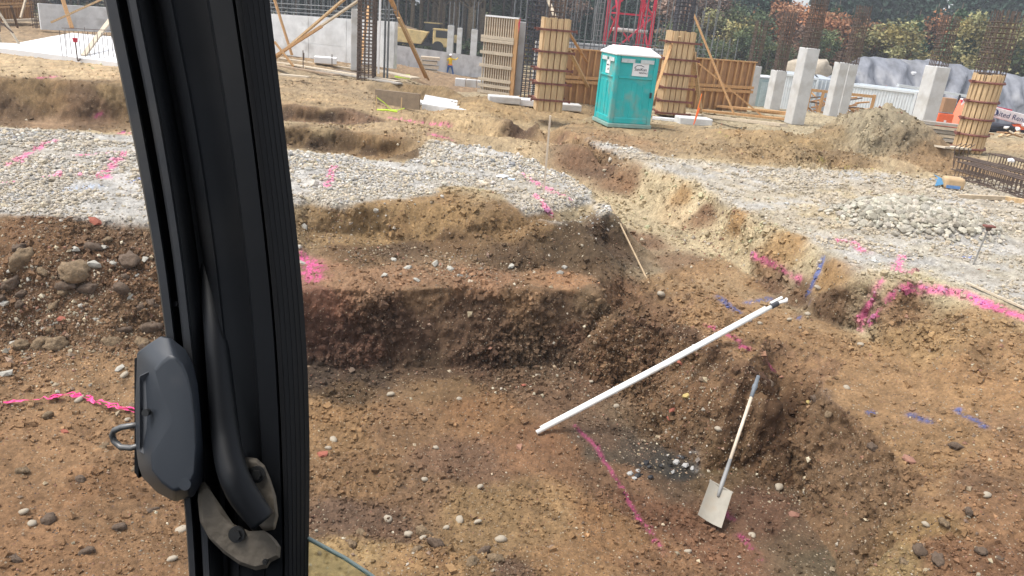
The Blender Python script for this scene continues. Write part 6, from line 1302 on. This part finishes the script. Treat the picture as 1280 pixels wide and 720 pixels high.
def strip(cols, name, material, closed=True, smooth=True, seg=None):
    """cols: list of (x array, depth offset) going round the profile"""
    n = len(cols); vs_ = []
    for i, y in enumerate(ysr):
        for xa, dd in cols: vs_.append(PD(xa[i], y, DC + dd) - cb)
    m_ = len(ysr); fs = [(i * n + j, i * n + (j + 1) % n, (i + 1) * n + (j + 1) % n, (i + 1) * n + j) for i in range(m_ - 1) for j in range(n if closed else n - 1)]
    fs += [tuple(range(n)), tuple((m_ - 1) * n + j for j in range(n))[::-1]] if closed else []
    o = MB().add(vs_, fs).build(name, material, cab, smooth=smooth)
    if smooth:
        es = o.modifiers.new("split", 'EDGE_SPLIT'); es.split_angle = math.radians(32)
    return o
def mixx(a, b_, f): return XI[a] * (1 - f) + XI[b_] * f
strip([(XI['A'], .0), (mixx('A', 'B', .12), -.004), (mixx('A', 'B', .85), -.004), (XI['B'], .001), (XI['B'] + .5, .022), (XI['A'] + 1, .03)], "outer_strip", m_cab2)
strip([(XI['B'] + .8, .020), (XI['D'] - .5, .020), (XI['D'], -.002), (mixx('D', 'E', .2), -.007), (mixx('D', 'E', .8), -.007), (XI['E'], -.002), (XI['E'], .04), (XI['B'] + .8, .04)], "inner_rib", m_cab2)
strip([(XI['E'] + .3, -.001), (mixx('E', 'F', .12), .002), (mixx('E', 'F', .35), .010), (mixx('E', 'F', .48), .022), (mixx('E', 'F', .62), .024), (mixx('E', 'F', .85), .006), (XI['F'], -.001), (mixx('F', 'G', .04), .003), (mixx('F', 'G', .3), .013), (mixx('F', 'G', .55), .016), (mixx('F', 'G', .60), .010), (mixx('F', 'G', .95), .012), (XI['G'], .018), (XI['G'], .07), (XI['E'] + .3, .07)], "post_shell", m_cab)
sealc = []
K = 6
for i in range(K):
    f0 = i / K; f1 = (i + .90) / K; da = .012 + .020 * f0 ** 1.5; db = .012 + .020 * f1 ** 1.5
    sealc += [(mixx('G', 'R', f0), da + .0008), (mixx('G', 'R', f0 + .02), da), (mixx('G', 'R', f1), db), (mixx('G', 'R', f1 + .03), db + .0008)]
sealc += [(XI['R'], .036), (XI['R'] - .6, .060), (XI['G'] + .6, .062)]
strip(sealc, "rubber_seal", m_seal)
strip([(XI['A'] + 3, .024), (XI['G'], .024), (XI['G'], .055), (XI['A'] + 3, .055)], 'back_plate', m_cab)
# screws and scuffs on the post
for (x, y) in [(166, 133), (178, 178), (222, 380)]:
    c = PD(x, y, DC + .010) - cb; MB().tube([c, c - CF * .006], [.0032, .0026], 10).build("clip", m_cab2, cab)
# handrail tube running down the post and bending onto the bracket
tp = [(247, 250), (254, 300), (267, 390), (275, 470), (281, 540), (288, 585), (301, 615), (318, 638), (329, 652)]
tp2 = []
for (a, b_) in zip(tp[:-1], tp[1:]):
    for f in (0, .25, .5, .75): tp2.append((a[0] + (b_[0] - a[0]) * f, a[1] + (b_[1] - a[1]) * f))
tp2.append(tp[-1]); ax_ = np.array(tp2); sm = ax_.copy()
for _ in range(4): sm[1:-1] = .25 * sm[:-2] + .5 * sm[1:-1] + .25 * sm[2:]
dep = np.interp(sm[:, 1], [100, 330, 420, 540, 600, 660], [.06, .034, .006, -.010, -.030, -.030])
MB().tube([PD(x, y, DC + dd) - cb for (x, y), dd in zip(sm, dep)], [float(v_) for v_ in np.interp(sm[:, 1], [100, 350, 540, 620, 655], [.006, .010, .0140, .0145, .0125])], 20).build("handrail_tube", m_cab, cab, smooth=True)
# latch housing
def plate(outer, inner, d0, d1, dback, name, material, bev=.003, mid=None):
    n = len(outer); vs_ = [PD(x, y, DC + dback) - cb for x, y in outer] + [PD(x, y, DC + d0) - cb for x, y in outer] + [PD(x, y, DC + (d1 if np.isscalar(d1) else d1[i])) - cb for i, (x, y) in enumerate(inner)]
    fs = [tuple(range(n))[::-1]] + [(i, (i + 1) % n, n + (i + 1) % n, n + i) for i in range(n)] + [(n + i, n + (i + 1) % n, 2 * n + (i + 1) % n, 2 * n + i) for i in range(n)]
    c = len(vs_); cx = np.mean([q[0] for q in inner]); cy = np.mean([q[1] for q in inner]); dm = np.mean(d1) if not np.isscalar(d1) else d1; vs_.append(PD(cx, cy, DC + dm - (.002 if mid is None else mid)) - cb)
    fs += [(2 * n + i, 2 * n + (i + 1) % n, c) for i in range(n)]
    return MB().add(vs_, fs).build(name, material, cab, bevel=bev, seg=3)
out_ = [(171, 441), (186, 430), (201, 420), (213, 422), (232, 437), (241, 455), (247, 480), (251, 520), (254, 560), (253, 602), (242, 621), (218, 627), (197, 616), (178, 597), (173, 582), (170, 560), (169, 500)]
inn_ = [(194, 462), (203, 452), (211, 446), (219, 446), (228, 457), (234, 470), (239, 490), (243, 525), (245, 560), (243, 594), (235, 609), (217, 614), (203, 604), (191, 588), (189, 570), (196, 545), (203, 500)]
hs_ = plate(out_, inn_, -.018, -.040, .01, "latch_housing", m_hous, .0025)
for o_ in (hs_,): o_.data.shade_smooth(); o_.modifiers["bevel"].harden_normals = True
rec = [(174, 470), (190, 462), (199, 474), (198, 505), (190, 545), (184, 570), (174, 565)]
plate(rec, [(178, 478), (188, 471), (194, 480), (193, 506), (186, 542), (182, 560), (178, 556)], -.030, -.026, -.01, "housing_recess", mat("housing_recess_grey", (.085, .09, .10), rough=.55, dirt=((.18, .16, .14), .4, 20)), .001)
c = PD(185, 515, DC - .033) - cb; MB().tube([c, c - CF * .006], .0035, 12).build("screw", m_bolt, cab)
c = PD(233, 604, DC - .037) - cb; MB().tube([c, c - CF * .004], .006, 16).build("screw_boss", m_hous, cab)
MB().prism([PD(x, y, DC - .004) - cb for x, y in [(168, 448), (173, 446), (173, 598), (168, 590)]], CF * .02).build("dark_backplate", m_cab, cab)
lp = [(178, 531), (165, 532), (152, 534), (143, 538), (140, 544), (143, 552), (151, 559), (164, 560), (178, 556)]
MB().tube([PD(x, y, DC - .012 - .004 * math.sin(i)) - cb for i, (x, y) in enumerate(lp)], .0031, 10).build("striker_loop", mat("worn_grey_metal", (.16, .16, .16), rough=.45, metal=.5), cab, smooth=True)
# hinge bracket
bk1 = [(249, 604), (256, 602), (262, 609), (267, 628), (276, 642), (292, 655), (312, 664), (330, 663), (338, 668), (346, 676), (351, 684), (350, 697), (338, 703), (334, 710), (320, 713), (300, 706), (280, 692), (262, 674), (250, 652), (247, 625)]
cx, cy = 300, 672
plate(bk1, [(x + (cx - x) * .10, y + (cy - y) * .12) for x, y in bk1], -.014, -.020, .012, "hinge_bracket", m_brk, .0016, mid=.0)
bk2 = [(300, 574), (309, 571), (321, 573), (331, 582), (338, 598), (345, 620), (348, 645), (344, 662), (330, 664), (318, 650), (306, 622), (300, 600)]
plate(bk2, [(x + (323 - x) * .12, y + (618 - y) * .10) for x, y in bk2], -.004, -.012, .015, "hinge_bracket", m_brk, .0016, mid=.0)
for (x, y, r_, d_) in [(321, 593, .0085, -.014), (296, 668, .0082, -.022), (332, 702, .003, -.02), (303, 580, .003, -.012)]:
    c = PD(x, y, DC + d_) - cb; MB().tube([c + CF * .002, c - CF * .001], r_, 18).build("bolt_recess", m_bolt, cab); MB().tube([c - CF * .001, c - CF * .004], r_ * .62, 6).build("bolt", m_bolt, cab)
# lower post skirt and door glass
gm = bpy.data.materials.new("tinted_door_glass"); gm.use_nodes = True; b = gm.node_tree.nodes['Principled BSDF']; b.inputs['Base Color'].default_value = (.78, .88, .83, 1); b.inputs['Transmission Weight'].default_value = 1; b.inputs['Roughness'].default_value = .03; b.inputs['IOR'].default_value = 1.12
_nz = gm.node_tree.nodes.new('ShaderNodeTexNoise'); _nz.inputs['Scale'].default_value = 30; _mr = gm.node_tree.nodes.new('ShaderNodeMapRange'); _mr.inputs[3].default_value = .02; _mr.inputs[4].default_value = .12; gm.node_tree.links.new(_nz.outputs[0], _mr.inputs[0]); gm.node_tree.links.new(_mr.outputs[0], b.inputs['Roughness'])
MB().prism([PD(x, y, DC + .03) - cb for x, y in [(366, 664), (378, 670), (400, 682), (430, 698), (462, 719), (500, 748), (560, 800), (560, 1000), (366, 1000)]], CF * .005).build("door_glass", gm, cab)
MB().tube([PD(x, y, DC + .0325) - cb for x, y in [(364, 662.5), (378, 669), (400, 681), (430, 697), (462, 718), (500, 747), (560, 799)]], .0022, 8).build("glass_edge", mat("ground_glass_edge", (.22, .28, .27), rough=.5), cab, smooth=True)
# the rest of the cab round the camera: roof, rear and side, above and behind the view
def cbx(name, c, d): MB().box(np.array(c) - cb, d).build(name, m_cab, cab)
cbx("roof_panel", (0, .05, 3.75), (1.3, 1.5, .08)); cbx("rear_panel", (0, -.85, 2.9), (1.3, .06, 1.7)); cbx("seat_back", (.0, -.45, 2.45), (.5, .14, .8)); cbx("cab_floor", (0, -.3, 1.75), (1.3, .95, .08))
for s in (-1, 1): cbx("side_sill", (s * .66, -.35, 2.1), (.05, .95, .8))

# ------------------------------------------------------------------ air
hm = bpy.data.materials.new("pale_haze"); hm.use_nodes = True; hn = hm.node_tree.nodes; hn.remove(hn['Principled BSDF']); pv = hn.new('ShaderNodeVolumePrincipled'); pv.inputs['Color'].default_value = (.86, .9, .96, 1); pv.inputs['Density'].default_value = .0011; pv.inputs['Anisotropy'].default_value = .2
hm.node_tree.links.new(pv.outputs[0], hn['Material Output'].inputs['Volume'])
tag(MB().box((0, 0, 11), (1300, 1300, 32)).build("haze", hm), 'thin pale haze over the building site', kind='stuff')
